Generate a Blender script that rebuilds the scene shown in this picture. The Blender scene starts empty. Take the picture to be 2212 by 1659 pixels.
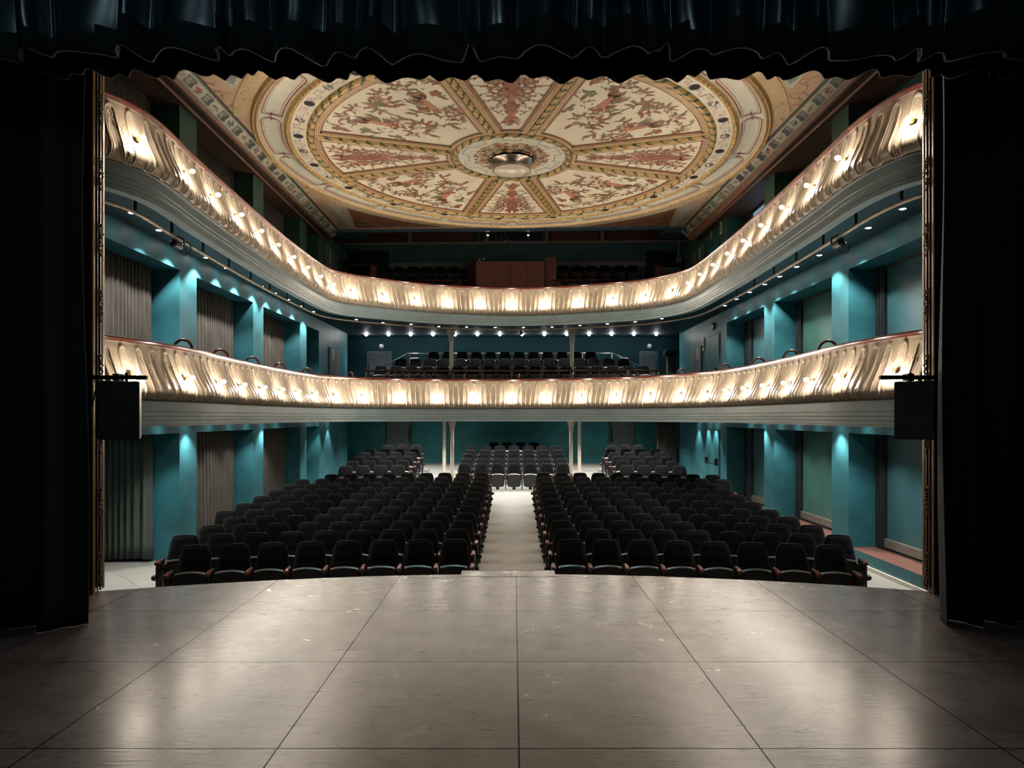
import bpy, math, random
import numpy as np
from math import sin, cos, pi, sqrt, radians, atan2
random.seed(7)
C = bpy.context.scene.collection
S = bpy.context.scene

# ------------------------------------------------------------------ camera, light, exposure
EYE = 2.72                       # eye height over the stalls floor
STG = 0.92                       # stage floor height
F = 1440.0                       # focal length in pixels of the 2212 wide frame
cam_d = bpy.data.cameras.new('camera')
cam = bpy.data.objects.new('camera', cam_d); C.objects.link(cam)
cam.location = (0, 0, EYE); cam.rotation_euler = (pi/2, 0, 0)
cam_d.sensor_fit = 'HORIZONTAL'; cam_d.sensor_width = 36
cam_d.lens = F*36/2212
cam_d.shift_x = -3/2212; cam_d.shift_y = 70.5/2212
cam_d.clip_start = 0.05; cam_d.clip_end = 100
S.camera = cam
w = bpy.data.worlds.new('world'); S.world = w; w.use_nodes = True
w.node_tree.nodes['Background'].inputs[0].default_value = (0.05, 0.11, 0.14, 1)
w.node_tree.nodes['Background'].inputs[1].default_value = 0.01
S.view_settings.view_transform = 'Standard'; S.view_settings.look = 'None'
S.view_settings.gamma = 1; S.view_settings.use_curve_mapping = False
S.cycles.max_bounces = 5; S.cycles.diffuse_bounces = 3; S.cycles.glossy_bounces = 2; S.cycles.caustics_reflective = False; S.cycles.caustics_refractive = False
S.view_settings.exposure = 1.55
WARM = (1.0, 0.80, 0.56)
COOL = (1.0, 0.96, 0.90)
BULB = 200.0                     # emission of the balcony bulbs
SPOT_MID = 62.0                  # watts of the gallery downlights
SPOT_LOW = 42.0
SPOT_BACK = 45.0
ROSE_SPOT = 30.0

def lamp(kind, name, loc, energy, color, rot=(0, 0, 0), parent=None, **kw):
    d = bpy.data.lights.new(name, kind); d.energy = energy; d.color = color
    for k, v in kw.items(): setattr(d, k, v)
    o = bpy.data.objects.new(name, d); C.objects.link(o)
    if parent: o.parent = parent
    o.location = loc; o.rotation_euler = rot
    return o
# unseen lamps added high over the stage to light the valance and legs
lamp('AREA', 'added_stage_light', (0, -1.5, 8.2), 8.5, (0.55, 0.85, 1.0), (radians(52), 0, 0), size=1.2)
lamp('AREA', 'added_stage_light', (-2.5, 1.0, 7.6), 3.5, (0.5, 0.8, 1.0), (radians(20), 0, radians(45)), size=0.6)

# ------------------------------------------------------------------ materials
def nt(name):
    m = bpy.data.materials.new(name); m.use_nodes = True
    t = m.node_tree; b = t.nodes['Principled BSDF']
    return m, t, b
def link(t, a, b): t.links.new(a, b)
def inp(b, n, v):
    if n in b.inputs: b.inputs[n].default_value = v
def mat(name, col, rough=0.6, metal=0.0, var=0.15, scale=6.0, bump=0.0, bscale=60.0, spec=0.5, sheen=0.0, sheencol=None, col2=None, stretch=None):
    m, t, b = nt(name)
    tc = t.nodes.new('ShaderNodeTexCoord'); mp = t.nodes.new('ShaderNodeMapping')
    link(t, tc.outputs['Object'], mp.inputs['Vector'])
    if stretch: mp.inputs['Scale'].default_value = stretch
    n = t.nodes.new('ShaderNodeTexNoise'); n.inputs['Scale'].default_value = scale; n.inputs['Detail'].default_value = 5
    n.inputs['Roughness'].default_value = 0.6
    link(t, mp.outputs['Vector'], n.inputs['Vector'])
    r = t.nodes.new('ShaderNodeValToRGB')
    c2 = col2 or tuple(min(1, c*(1+var)) for c in col)
    c1 = tuple(c*(1-var) for c in col)
    r.color_ramp.elements[0].position = 0.32; r.color_ramp.elements[1].position = 0.68
    r.color_ramp.elements[0].color = (*c1, 1); r.color_ramp.elements[1].color = (*c2, 1)
    link(t, n.outputs['Fac'], r.inputs['Fac']); link(t, r.outputs['Color'], b.inputs['Base Color'])
    inp(b, 'Roughness', rough); inp(b, 'Metallic', metal); inp(b, 'Specular IOR Level', spec)
    if sheen:
        inp(b, 'Sheen Weight', sheen); inp(b, 'Sheen Roughness', 0.35)
        inp(b, 'Sheen Tint', (*(sheencol or (1, 1, 1)), 1))
    if bump:
        n2 = t.nodes.new('ShaderNodeTexNoise'); n2.inputs['Scale'].default_value = bscale; n2.inputs['Detail'].default_value = 3
        link(t, mp.outputs['Vector'], n2.inputs['Vector'])
        bp = t.nodes.new('ShaderNodeBump'); bp.inputs['Strength'].default_value = bump; bp.inputs['Distance'].default_value = 0.01
        link(t, n2.outputs['Fac'], bp.inputs['Height']); link(t, bp.outputs['Normal'], b.inputs['Normal'])
    return m
def emit(name, col, st):
    m, t, b = nt(name)
    inp(b, 'Base Color', (*col, 1)); inp(b, 'Emission Color', (*col, 1)); inp(b, 'Emission Strength', st)
    return m
M = {}
M['teal'] = mat('teal_plaster', (0.030, 0.150, 0.182), 0.5, var=0.30, scale=1.4, bump=0.12, bscale=9, spec=0.4)
M['tealgreen'] = mat('green_plaster', (0.040, 0.105, 0.075), 0.5, var=0.25, scale=1.5, bump=0.1, bscale=9)
M['tealbright'] = mat('brightened_teal_plaster', (0.022, 0.215, 0.245), 0.55, var=0.25, scale=1.4, bump=0.1, bscale=9)  # side wall teal, lightened to stand in for light missing on the back wall
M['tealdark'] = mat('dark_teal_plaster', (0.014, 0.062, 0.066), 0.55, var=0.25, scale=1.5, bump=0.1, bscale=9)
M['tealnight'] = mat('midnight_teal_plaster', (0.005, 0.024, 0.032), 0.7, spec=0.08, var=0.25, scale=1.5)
M['tealceil'] = mat('slate_blue_ceiling_paint', (0.018, 0.050, 0.070), 0.6, var=0.1)
M['gold'] = mat('gilded_plaster', (0.365, 0.300, 0.226), 0.37, metal=0.22, var=0.14, scale=5, bump=0.10, bscale=30, spec=0.5)
M['goldframe'] = mat('aged_gold_leaf', (0.17, 0.105, 0.05), 0.42, metal=0.3, var=0.25, scale=8, bump=0.1)
M['garland'] = mat('verdigris_gilding', (0.16, 0.13, 0.075), 0.5, metal=0.3, var=0.4, scale=14)
M['grey'] = mat('grey_green_paint', (0.205, 0.272, 0.285), 0.5, var=0.08, scale=3)
M['rail'] = mat('mahogany_varnish', (0.075, 0.017, 0.011), 0.25, var=0.3, scale=5, spec=0.6)
M['seat'] = mat('charcoal_velour', (0.0038, 0.0043, 0.0052), 0.85, var=0.2, scale=30, spec=0.12, sheen=0.08, sheencol=(0.75, 0.85, 1.0), bump=0.08, bscale=300)
M['seatrimlit'] = mat('seat_rim_highlight', (0.035, 0.037, 0.039), 0.7)  # lighter grey standing in for light caught on the backrest edge
M['cabinet'] = mat('charcoal_cabinet', (0.022, 0.019, 0.018), 0.5, var=0.2, scale=12)
M['shell'] = mat('black_moulded_plastic', (0.006, 0.007, 0.007), 0.5, var=0.2)
M['alu'] = mat('brushed_metal_trim', (0.50, 0.49, 0.46), 0.28, metal=0.85, var=0.1)
M['armwood'] = mat('cherry_wood', (0.13, 0.032, 0.020), 0.28, var=0.3, scale=12)
M['blackmetal'] = mat('black_metal', (0.012, 0.013, 0.014), 0.42, metal=0.2, var=0.2)
M['steel'] = mat('grey_steel', (0.30, 0.31, 0.31), 0.35, metal=0.6, var=0.1)
M['pipe'] = mat('worn_pipe_metal', (0.28, 0.23, 0.18), 0.45, metal=0.4, var=0.35, scale=9)
M['velvet'] = mat('teal_black_velvet', (0.0016, 0.0058, 0.0068), 0.8, var=0.3, scale=3, sheen=0.10, sheencol=(0.2, 0.75, 0.9), stretch=(3, 3, .5))
M['satin'] = mat('teal_satin', (0.010, 0.034, 0.040), 0.27, var=0.3, scale=3, spec=0.9, sheen=0.05, sheencol=(0.3, 0.8, 0.95), stretch=(3, 3, .5))
M['legcloth'] = mat('navy_black_velvet', (0.003, 0.0075, 0.011), 0.85, var=0.4, scale=2, sheen=0.03, sheencol=(0.1, 0.6, 1.0), stretch=(3, 3, .3))
M['piping'] = mat('grey_hem_piping', (0.10, 0.11, 0.10), 0.6)
M['drape'] = mat('grey_brown_drape', (0.060, 0.052, 0.042), 0.85, var=0.2, scale=4, sheen=0.1, stretch=(3, 3, .5))
M['drapegreen'] = mat('sage_drape', (0.07, 0.092, 0.080), 0.85, var=0.15, scale=4, sheen=0.1, stretch=(3, 3, .5))
M['frame'] = mat('dark_window_frame', (0.02, 0.024, 0.024), 0.4)
M['blind'] = mat('frosted_green_glass', (0.042, 0.110, 0.088), 0.3, var=0.25, scale=0.5, spec=0.5)
M['blindblue'] = mat('frosted_blue_glass', (0.034, 0.098, 0.112), 0.3, var=0.25, scale=0.5, spec=0.5)
M['winrail'] = mat('aluminium_window_rail', (0.19, 0.175, 0.15), 0.4, metal=0.4)
M['sillpink'] = mat('terracotta_sill', (0.20, 0.092, 0.072), 0.4, var=0.12)
M['white'] = mat('off_white_paint', (0.62, 0.58, 0.50), 0.5, var=0.1)
M['iron'] = mat('cream_cast_iron', (0.56, 0.49, 0.40), 0.4, var=0.12, scale=10)
M['doorgrey'] = mat('grey_door_paint', (0.13, 0.165, 0.175), 0.45, var=0.08)
M['doordark'] = mat('slate_door_paint', (0.040, 0.052, 0.058), 0.5, spec=0.2)
M['booth'] = mat('oxblood_laminate', (0.135, 0.032, 0.020), 0.45, var=0.12, scale=2)
M['hood'] = mat('black_lining', (0.006, 0.007, 0.007), 0.7)
M['umber'] = mat('umber_ceiling_paint', (0.085, 0.045, 0.032), 0.6, var=0.15)
M['brownpanel'] = mat('reddish_brown_panel', (0.075, 0.022, 0.012), 0.5)
M['beige'] = mat('beige_dado', (0.16, 0.135, 0.105), 0.6)
M['tarp'] = mat('dark_blue_sheet', (0.05, 0.075, 0.11), 0.6, var=0.6, scale=18)
M['red'] = mat('red_label', (0.35, 0.02, 0.03), 0.4)
M['green'] = mat('green_sign', (0.03, 0.22, 0.08), 0.4)
M['glass'] = mat('cream_opal_glass', (0.60, 0.55, 0.42), 0.25, var=0.08)
M['chrome'] = mat('nickel_rim', (0.55, 0.47, 0.40), 0.22, metal=0.9, var=0.15)
M['hole'] = mat('black_recess', (0.004, 0.004, 0.004), 0.8)
M['lens'] = mat('grey_lamp_lens', (0.36, 0.32, 0.29), 0.15, metal=0.4)
M['brass'] = mat('brass', (0.5, 0.33, 0.14), 0.3, metal=0.8)
M['bulb'] = emit('lit_bulb', (1.0, 0.87, 0.72), BULB)
M['spotlens'] = emit('lit_downlight', (1.0, 0.95, 0.88), 22)
M['backlens'] = emit('lit_bright_downlight', (1.0, 0.95, 0.9), 90)
M['daypane'] = emit('daylit_pane', (0.30, 0.52, 0.80), 0.16)
# ceiling paints
M['cream'] = mat('cream_ceiling_paint', (0.66, 0.60, 0.45), 0.6, var=0.06, scale=1.5)
M['celadon'] = mat('celadon_ceiling_paint', (0.60, 0.60, 0.48), 0.6, var=0.06)
M['ochre'] = mat('ochre_ground', (0.58, 0.42, 0.24), 0.6, var=0.1)
M['pink'] = mat('salmon_ground', (0.56, 0.37, 0.24), 0.6, var=0.10, scale=3)
M['ltgold'] = mat('light_gold_line', (0.72, 0.55, 0.30), 0.45, metal=0.2)
M['straw'] = mat('straw_gold', (0.42, 0.265, 0.095), 0.45, metal=0.2, var=0.25, scale=10)
M['brown'] = mat('chestnut_band', (0.23, 0.10, 0.05), 0.55)
M['rust'] = mat('rust_paint', (0.27, 0.078, 0.042), 0.6, var=0.3, scale=9)
M['rose'] = mat('dusty_rose_paint', (0.40, 0.15, 0.10), 0.6, var=0.3, scale=9)
M['olive'] = mat('olive_paint', (0.17, 0.16, 0.085), 0.6, var=0.35, scale=9)
M['leafgreen'] = mat('leaf_green_paint', (0.03, 0.062, 0.025), 0.55, var=0.3, scale=9)
M['flesh'] = mat('flesh_paint', (0.46, 0.19, 0.10), 0.6, var=0.25, scale=7)
M['mauve'] = mat('mauve_paint', (0.40, 0.31, 0.30), 0.6)
M['redline'] = mat('crimson_line', (0.30, 0.035, 0.03), 0.6)
M['greyline'] = mat('grey_green_line', (0.25, 0.27, 0.22), 0.6)
M['greyspan'] = mat('grey_spandrel', (0.40, 0.39, 0.30), 0.6)
M['bandwhite'] = mat('pale_frieze_ground', (0.50, 0.47, 0.36), 0.6)
M['frieze'] = mat('frieze_ground', (0.24, 0.23, 0.16), 0.6, var=0.2)
M['dark'] = mat('near_black_green_paint', (0.03, 0.033, 0.025), 0.6)
M['blue'] = mat('cobalt_paint', (0.05, 0.07, 0.16), 0.6)

def stage_mat():
    m, t, b = nt('worn_painted_stage_boards')
    tc = t.nodes.new('ShaderNodeTexCoord')
    mp = t.nodes.new('ShaderNodeMapping'); mp.inputs['Location'].default_value = (-0.03+1.31*10, -3.615+1.28*10, 0)
    link(t, tc.outputs['Object'], mp.inputs['Vector'])
    br = t.nodes.new('ShaderNodeTexBrick'); br.offset = 0.0; br.squash = 1.0
    br.inputs['Scale'].default_value = 1.0; br.inputs['Brick Width'].default_value = 1.31; br.inputs['Row Height'].default_value = 1.28
    br.inputs['Mortar Size'].default_value = 0.005; br.inputs['Mortar Smooth'].default_value = 0.1; br.inputs['Bias'].default_value = 0
    br.inputs['Color1'].default_value = (1, 1, 1, 1); br.inputs['Color2'].default_value = (0.86, 0.86, 0.86, 1); br.inputs['Mortar'].default_value = (0.05, 0.05, 0.05, 1)
    link(t, mp.outputs['Vector'], br.inputs['Vector'])
    n = t.nodes.new('ShaderNodeTexNoise'); n.inputs['Scale'].default_value = 2.2; n.inputs['Detail'].default_value = 8; n.inputs['Roughness'].default_value = 0.65
    link(t, tc.outputs['Object'], n.inputs['Vector'])
    r = t.nodes.new('ShaderNodeValToRGB'); r.color_ramp.elements[0].position = 0.3; r.color_ramp.elements[1].position = 0.75
    r.color_ramp.elements[0].color = (0.122, 0.106, 0.106, 1); r.color_ramp.elements[1].color = (0.235, 0.205, 0.205, 1)
    link(t, n.outputs['Fac'], r.inputs['Fac'])
    col = r.outputs['Color']
    # scratches: stretched noise thresholded, in three directions
    hs = []
    for k, (rot, sx, sy) in enumerate([(0.35, 0.22, 3.2), (-0.9, 0.25, 3.6), (1.35, 0.3, 3.0), (0.02, 0.16, 4.0), (2.2, .25, 3.4)]):
        mq = t.nodes.new('ShaderNodeMapping'); mq.inputs['Rotation'].default_value = (0, 0, rot); mq.inputs['Scale'].default_value = (sx, sy, 1); mq.inputs['Location'].default_value = (k*7.3, k*3.1, 0)
        link(t, tc.outputs['Object'], mq.inputs['Vector'])
        q = t.nodes.new('ShaderNodeTexNoise'); q.inputs['Scale'].default_value = 2.2; q.inputs['Detail'].default_value = 3; q.inputs['Distortion'].default_value = 0.3
        link(t, mq.outputs['Vector'], q.inputs['Vector'])
        rr = t.nodes.new('ShaderNodeValToRGB'); e = rr.color_ramp.elements
        e[0].position = .4945; e[0].color = (0, 0, 0, 1); e[1].position = .5; e[1].color = (1, 1, 1, 1); e2 = e.new(.5055); e2.color = (0, 0, 0, 1)
        link(t, q.outputs['Fac'], rr.inputs['Fac'])
        mk = t.nodes.new('ShaderNodeTexNoise'); mk.inputs['Scale'].default_value = 1.6; mk.inputs['Detail'].default_value = 2
        mv = t.nodes.new('ShaderNodeMapping'); mv.inputs['Location'].default_value = (k*3.7, k*9.1, 2.0); link(t, tc.outputs['Object'], mv.inputs['Vector']); link(t, mv.outputs['Vector'], mk.inputs['Vector'])
        mr = t.nodes.new('ShaderNodeValToRGB'); mr.color_ramp.elements[0].position = .48; mr.color_ramp.elements[1].position = .60
        link(t, mk.outputs['Fac'], mr.inputs['Fac'])
        mm = t.nodes.new('ShaderNodeMath'); mm.operation = 'MULTIPLY'; link(t, rr.outputs['Color'], mm.inputs[0]); link(t, mr.outputs['Color'], mm.inputs[1])
        hs.append(mm.outputs[0])
    acc = hs[0]
    for h in hs[1:]:
        mx = t.nodes.new('ShaderNodeMath'); mx.operation = 'MAXIMUM'; link(t, acc, mx.inputs[0]); link(t, h, mx.inputs[1]); acc = mx.outputs[0]
    mixs = t.nodes.new('ShaderNodeMixRGB'); mixs.inputs['Color2'].default_value = (0.035, 0.032, 0.032, 1)
    sc = t.nodes.new('ShaderNodeMath'); sc.operation = 'MULTIPLY'; sc.inputs[1].default_value = 0.8; link(t, acc, sc.inputs[0])
    link(t, sc.outputs[0], mixs.inputs['Fac']); link(t, col, mixs.inputs['Color1'])
    mu = t.nodes.new('ShaderNodeMixRGB'); mu.blend_type = 'MULTIPLY'; mu.inputs['Fac'].default_value = 1
    link(t, mixs.outputs[0], mu.inputs['Color1']); link(t, br.outputs['Color'], mu.inputs['Color2'])
    link(t, mu.outputs[0], b.inputs['Base Color'])
    rg = t.nodes.new('ShaderNodeMapRange'); rg.inputs['To Min'].default_value = 0.215; rg.inputs['To Max'].default_value = 0.305
    link(t, n.outputs['Fac'], rg.inputs['Value']); link(t, rg.outputs[0], b.inputs['Roughness'])
    sv = t.nodes.new('ShaderNodeMath'); sv.operation = 'MULTIPLY_ADD'; sv.inputs[1].default_value = -0.8; sv.inputs[2].default_value = 0.85
    link(t, br.outputs['Fac'], sv.inputs[0]); link(t, sv.outputs[0], b.inputs['Specular IOR Level'])
    n3 = t.nodes.new('ShaderNodeTexNoise'); n3.inputs['Scale'].default_value = 26; n3.inputs['Detail'].default_value = 4
    m3 = t.nodes.new('ShaderNodeMapping'); m3.inputs['Scale'].default_value = (.35, 1.6, 1); link(t, tc.outputs['Object'], m3.inputs['Vector']); link(t, m3.outputs['Vector'], n3.inputs['Vector'])
    ad = t.nodes.new('ShaderNodeMath'); ad.operation = 'MULTIPLY_ADD'; link(t, acc, ad.inputs[0]); ad.inputs[1].default_value = -0.05; link(t, n3.outputs['Fac'], ad.inputs[2])
    bp = t.nodes.new('ShaderNodeBump'); bp.inputs['Strength'].default_value = 0.13; bp.inputs['Distance'].default_value = 0.01
    link(t, ad.outputs[0], bp.inputs['Height']); link(t, bp.outputs['Normal'], b.inputs['Normal'])
    return m
M['stage'] = stage_mat()
def tile_mat():
    m, t, b = nt('pale_stone_tiles_laid_diagonally')
    tc = t.nodes.new('ShaderNodeTexCoord'); mp = t.nodes.new('ShaderNodeMapping'); mp.inputs['Rotation'].default_value = (0, 0, pi/4); mp.inputs['Location'].default_value = (20, 20.1, 0)
    link(t, tc.outputs['Object'], mp.inputs['Vector'])
    br = t.nodes.new('ShaderNodeTexBrick'); br.offset = 0.0
    br.inputs['Scale'].default_value = 1.0; br.inputs['Brick Width'].default_value = 0.6; br.inputs['Row Height'].default_value = 0.6
    br.inputs['Mortar Size'].default_value = 0.004
    br.inputs['Color1'].default_value = (0.36, 0.355, 0.325, 1); br.inputs['Color2'].default_value = (0.32, 0.315, 0.29, 1); br.inputs['Mortar'].default_value = (0.09, 0.09, 0.08, 1)
    link(t, mp.outputs['Vector'], br.inputs['Vector']); link(t, br.outputs['Color'], b.inputs['Base Color'])
    inp(b, 'Roughness', 0.45)
    return m
M['tile'] = tile_mat()

# ------------------------------------------------------------------ mesh helpers
class MB:
    def __init__(s): s.v = []; s.f = []; s.mi = []
    def add(s, verts, faces, mi=0):
        o = len(s.v); s.v.extend([tuple(p) for p in verts])
        s.f.extend([tuple(i+o for i in f) for f in faces]); s.mi.extend([mi]*len(faces)); return s
    def box(s, x0, x1, y0, y1, z0, z1, mi=0):
        v = [(x, y, z) for x in (x0, x1) for y in (y0, y1) for z in (z0, z1)]
        return s.add(v, [(0, 1, 3, 2), (4, 6, 7, 5), (0, 4, 5, 1), (2, 3, 7, 6), (0, 2, 6, 4), (1, 5, 7, 3)], mi)
    def bbox(s, x0, x1, y0, y1, z0, z1, b=0.01, mi=0):
        """box with chamfered edges"""
        v = []; f = []
        for (zz, i) in ((z0, b), (z0+b, 0), (z1-b, 0), (z1, b)):
            xa, xb, ya, yb = x0+i, x1-i, y0+i, y1-i; c = b
            v += [(xa+c, ya, zz), (xb-c, ya, zz), (xb, ya+c, zz), (xb, yb-c, zz), (xb-c, yb, zz), (xa+c, yb, zz), (xa, yb-c, zz), (xa, ya+c, zz)]
        for k in range(3):
            for j in range(8): f.append((k*8+j, k*8+(j+1) % 8, k*8+8+(j+1) % 8, k*8+8+j))
        f.append(tuple(range(7, -1, -1))); f.append(tuple(range(24, 32)))
        return s.add(v, f, mi)
    def prism(s, pts, z0, z1, mi=0):
        n = len(pts)
        v = [(x, y, z0) for x, y in pts]+[(x, y, z1) for x, y in pts]
        f = [tuple(range(n-1, -1, -1)), tuple(range(n, 2*n))]+[(i, (i+1) % n, n+(i+1) % n, n+i) for i in range(n)]
        return s.add(v, f, mi)
    def grid(s, P, closed_u=False, closed_v=False, mi=0, mis=None):
        P = np.asarray(P); n, m = P.shape[:2]; o = len(s.v)
        s.v.extend(map(tuple, P.reshape(-1, 3)))
        nn = n if closed_u else n-1; mm = m if closed_v else m-1
        for i in range(nn):
            a = i*m+o; b = ((i+1) % n)*m+o
            for j in range(mm):
                k = (j+1) % m
                s.f.append((a+j, b+j, b+k, a+k)); s.mi.append(mi if mis is None else int(mis[i][j]))
        return s
    def tube(s, pts, r, n=8, mi=0, closed=False, cap=True):
        pts = np.asarray(pts, float); N = len(pts)
        rr = np.broadcast_to(np.asarray(r, float), (N,))
        T = np.gradient(pts, axis=0) if not closed else (np.roll(pts, -1, 0)-np.roll(pts, 1, 0))
        T /= np.linalg.norm(T, axis=1)[:, None]+1e-9
        up = np.array([0, 0, 1.0]) if abs(T[0][2]) < 0.9 else np.array([1.0, 0, 0])
        P = []
        for i in range(N):
            a = np.cross(T[i], up); 
            if np.linalg.norm(a) < 1e-3: a = np.cross(T[i], np.array([0, 1.0, 0.1]))
            a /= np.linalg.norm(a); b = np.cross(a, T[i]); up = b
            P.append([pts[i]+rr[i]*(cos(t)*a+sin(t)*b) for t in np.arange(n)*2*pi/n])
        o = len(s.v)
        s.grid(np.array(P), closed_u=closed, closed_v=True, mi=mi)
        if cap and not closed:
            s.f.append(tuple(o+j for j in range(n))); s.f.append(tuple(o+(N-1)*n+j for j in range(n-1, -1, -1))); s.mi += [mi, mi]
        return s
    def lathe(s, prof, c=(0, 0, 0), n=24, mi=0, cap=True, axis='z'):
        P = []
        for k in range(n):
            a = 2*pi*k/n
            if axis == 'z': P.append([(c[0]+r*cos(a), c[1]+r*sin(a), c[2]+z) for r, z in prof])
            elif axis == 'y': P.append([(c[0]+r*cos(a), c[1]+z, c[2]+r*sin(a)) for r, z in prof])
            else: P.append([(c[0]+z, c[1]+r*cos(a), c[2]+r*sin(a)) for r, z in prof])
        o = len(s.v); m = len(prof)
        s.grid(np.array(P), closed_u=True, mi=mi)
        if cap:
            for j in (0, m-1):
                if prof[j][0] > 1e-5: s.f.append(tuple(o+k*m+j for k in range(n))); s.mi.append(mi)
        return s
    def build(s, name, mats, parent=None, smooth=False, angle=None, world=True):
        me = bpy.data.meshes.new(name)
        v = s.v
        if parent is not None and world:
            L = parent.matrix_world.translation if False else WL.get(parent.name, (0, 0, 0))
            v = [(a-L[0], b-L[1], c-L[2]) for a, b, c in v]
        me.from_pydata(v, [], s.f); 
        if not isinstance(mats, (list, tuple)): mats = [mats]
        for m in mats: me.materials.append(M[m] if isinstance(m, str) else m)
        me.polygons.foreach_set('material_index', s.mi)
        if smooth:
            me.polygons.foreach_set('use_smooth', [True]*len(s.f))
            if angle: me.set_sharp_from_angle(angle=radians(angle))
        me.update()
        import bmesh
        if len(s.f) < 60000:
            bm = bmesh.new(); bm.from_mesh(me); bmesh.ops.recalc_face_normals(bm, faces=bm.faces); bm.to_mesh(me); bm.free()
        o = bpy.data.objects.new(name, me); C.objects.link(o)
        WL[o.name] = WL.get(parent.name, (0, 0, 0)) if parent is not None else (0, 0, 0)
        if parent is not None: o.parent = parent
        return o
WL = {}
def thing(name, label, cat, loc=(0, 0, 0), rz=0, group=None, kind=None):
    o = bpy.data.objects.new(name, None); C.objects.link(o); o.empty_display_size = 0.1
    o.location = loc; o.rotation_euler = (0, 0, rz); o['label'] = label; o['category'] = cat
    if group: o['group'] = group
    if kind: o['kind'] = kind
    WL[o.name] = tuple(loc); return o
def sub(parent): WL[parent.name] = (0, 0, 0)
def tag(o, label, cat, group=None, kind=None):
    o['label'] = label; o['category'] = cat
    if group: o['group'] = group
    if kind: o['kind'] = kind
    return o
def struct(o, label=None):
    o['kind'] = 'structure'
    if label: o['label'] = label
    return o
def subpart(o, parent):
    """o was built with the thing's own offset; make it a child of a part that sits at the thing's origin"""
    o.parent = parent; return o
def copy_tree(o, loc, rz, label, group=None):
    r = o.copy(); C.objects.link(r); r.location = loc; r.rotation_euler = (0, 0, rz); r['label'] = label
    if group: r['group'] = group
    for ch in o.children:
        c = ch.copy(); C.objects.link(c); c.parent = r
        for g in ch.children:
            d = g.copy(); C.objects.link(d); d.parent = c
    return r
ONES = 'zeroth first second third fourth fifth sixth seventh eighth ninth tenth eleventh twelfth thirteenth fourteenth fifteenth sixteenth seventeenth eighteenth nineteenth twentieth'.split()
def ordinal(n):
    if n <= 20: return ONES[n]
    t = {2: 'twenty', 3: 'thirty', 4: 'forty'}[n//10]
    return {2: 'twentieth', 3: 'thirtieth', 4: 'fortieth'}[n//10] if n % 10 == 0 else t+'-'+ONES[n % 10]
def spline(pts, step=0.02):
    P = np.array(pts, float); out = []
    Q = np.vstack([2*P[0]-P[1], P, 2*P[-1]-P[-2]])
    for i in range(1, len(Q)-2):
        p0, p1, p2, p3 = Q[i-1], Q[i], Q[i+1], Q[i+2]
        for t in np.linspace(0, 1, 60, endpoint=False):
            out.append(0.5*((2*p1)+(-p0+p2)*t+(2*p0-5*p1+4*p2-p3)*t*t+(-p0+3*p1-3*p2+p3)*t**3))
    out.append(P[-1]); out = np.array(out)
    def resample(A, st):
        L = np.r_[0, np.cumsum(np.linalg.norm(np.diff(A, axis=0), axis=1))]
        n = int(L[-1]/st); s = np.linspace(0, L[-1], n)
        return np.c_[np.interp(s, L, A[:, 0]), np.interp(s, L, A[:, 1])], s
    A, s = resample(out, step)
    k = int(0.45/step); ker = np.hanning(2*k+1); ker /= ker.sum()
    for c in range(2):
        e = np.r_[2*A[0, c]-A[k:0:-1, c], A[:, c], 2*A[-1, c]-A[-2:-k-2:-1, c]]
        A[:, c] = np.convolve(e, ker, 'valid')
    return resample(A, step)
def normals(A):
    T = np.gradient(A, axis=0); T /= np.linalg.norm(T, axis=1)[:, None]
    return np.c_[T[:, 1], -T[:, 0]]

# ------------------------------------------------------------------ the setting
WX = 6.30                        # side wall plane
RD = 0.50                        # depth of the wall openings
Z_LOWTOP, Z_MIDFL, Z_MIDTOP, Z_UPFL, Z_UPTOP, Z_ROOF = 2.41, 3.05, 5.49, 6.0, 8.59, 8.60
YB = 27.2                        # back wall
def floor_z(y): return float(np.interp(y, [0, 13.2, 19.2, 20.4, 21.2, 27.2, 30], [0, 0, 0.24, 0.31, 0.33, 0.83, 0.83]))

mb = MB(); ys = [7.0, 13.2, 19.2, 20.4, 21.2, 27.2, 28]
mb.grid([[(-8.6, y, floor_z(y)), (7.2, y, floor_z(y))] for y in ys])
struct(mb.build('floor', 'tile'))

# stage
def edge_y(x): return 6.86+0.76*max(0, 1-(x/4.3)**2)
xs = np.linspace(-4.3, 4.3, 41)
pts = [(-9.5, -5), (9.5, -5), (9.5, 6.8), (4.3, 6.8)]+[(x, edge_y(x)) for x in xs[::-1]]+[(-4.3, 6.8), (-9.5, 6.8)]
mb = MB(); mb.prism(pts, 0.0, STG)
so = struct(mb.build('floor_stage', 'stage'), 'worn grey stage boards')

# walls
piersR = [(8.4, 9.63), (12.53, 13.19), (16.09, 16.74), (19.68, 25.3)]
piersL = [(8.4, 9.63), (12.58, 13.26), (16.14, 16.80), (19.68, 20.30), (21.60, 25.3)]
def side_wall(sg, piers, name, sill):
    mb = MB()
    X = lambda a, b: (min(sg*a, sg*b), max(sg*a, sg*b))
    x0, x1 = X(WX, WX+RD+0.08)
    for a, b in piers: mb.box(x0, x1, a, b, -0.1, Z_UPFL); mb.box(x0, x1, a, b, Z_UPFL, Z_UPTOP+0.3, 1)
    for (a, b), (c, d) in zip(piers[:-1], piers[1:]):
        if sill: mb.box(x0, x1, b, c, -0.1, sill)
        mb.box(x0, x1, b, c, Z_LOWTOP, Z_MIDFL); mb.box(x0, x1, b, c, Z_MIDTOP, Z_UPFL)
    return struct(mb.build(name, ['teal', 'tealgreen']))
side_wall(-1, piersL, 'wall_left', 0)
side_wall(1, piersR, 'wall_right', 0.265)
mb = MB()
mb.box(-8.7, -8.5, 8.4, 28, -0.1, 10.6); mb.box(6.98, 7.6, 8.4, 28, -0.1, 10.6)
struct(mb.build('wall_outer', 'tealdark'))
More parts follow.
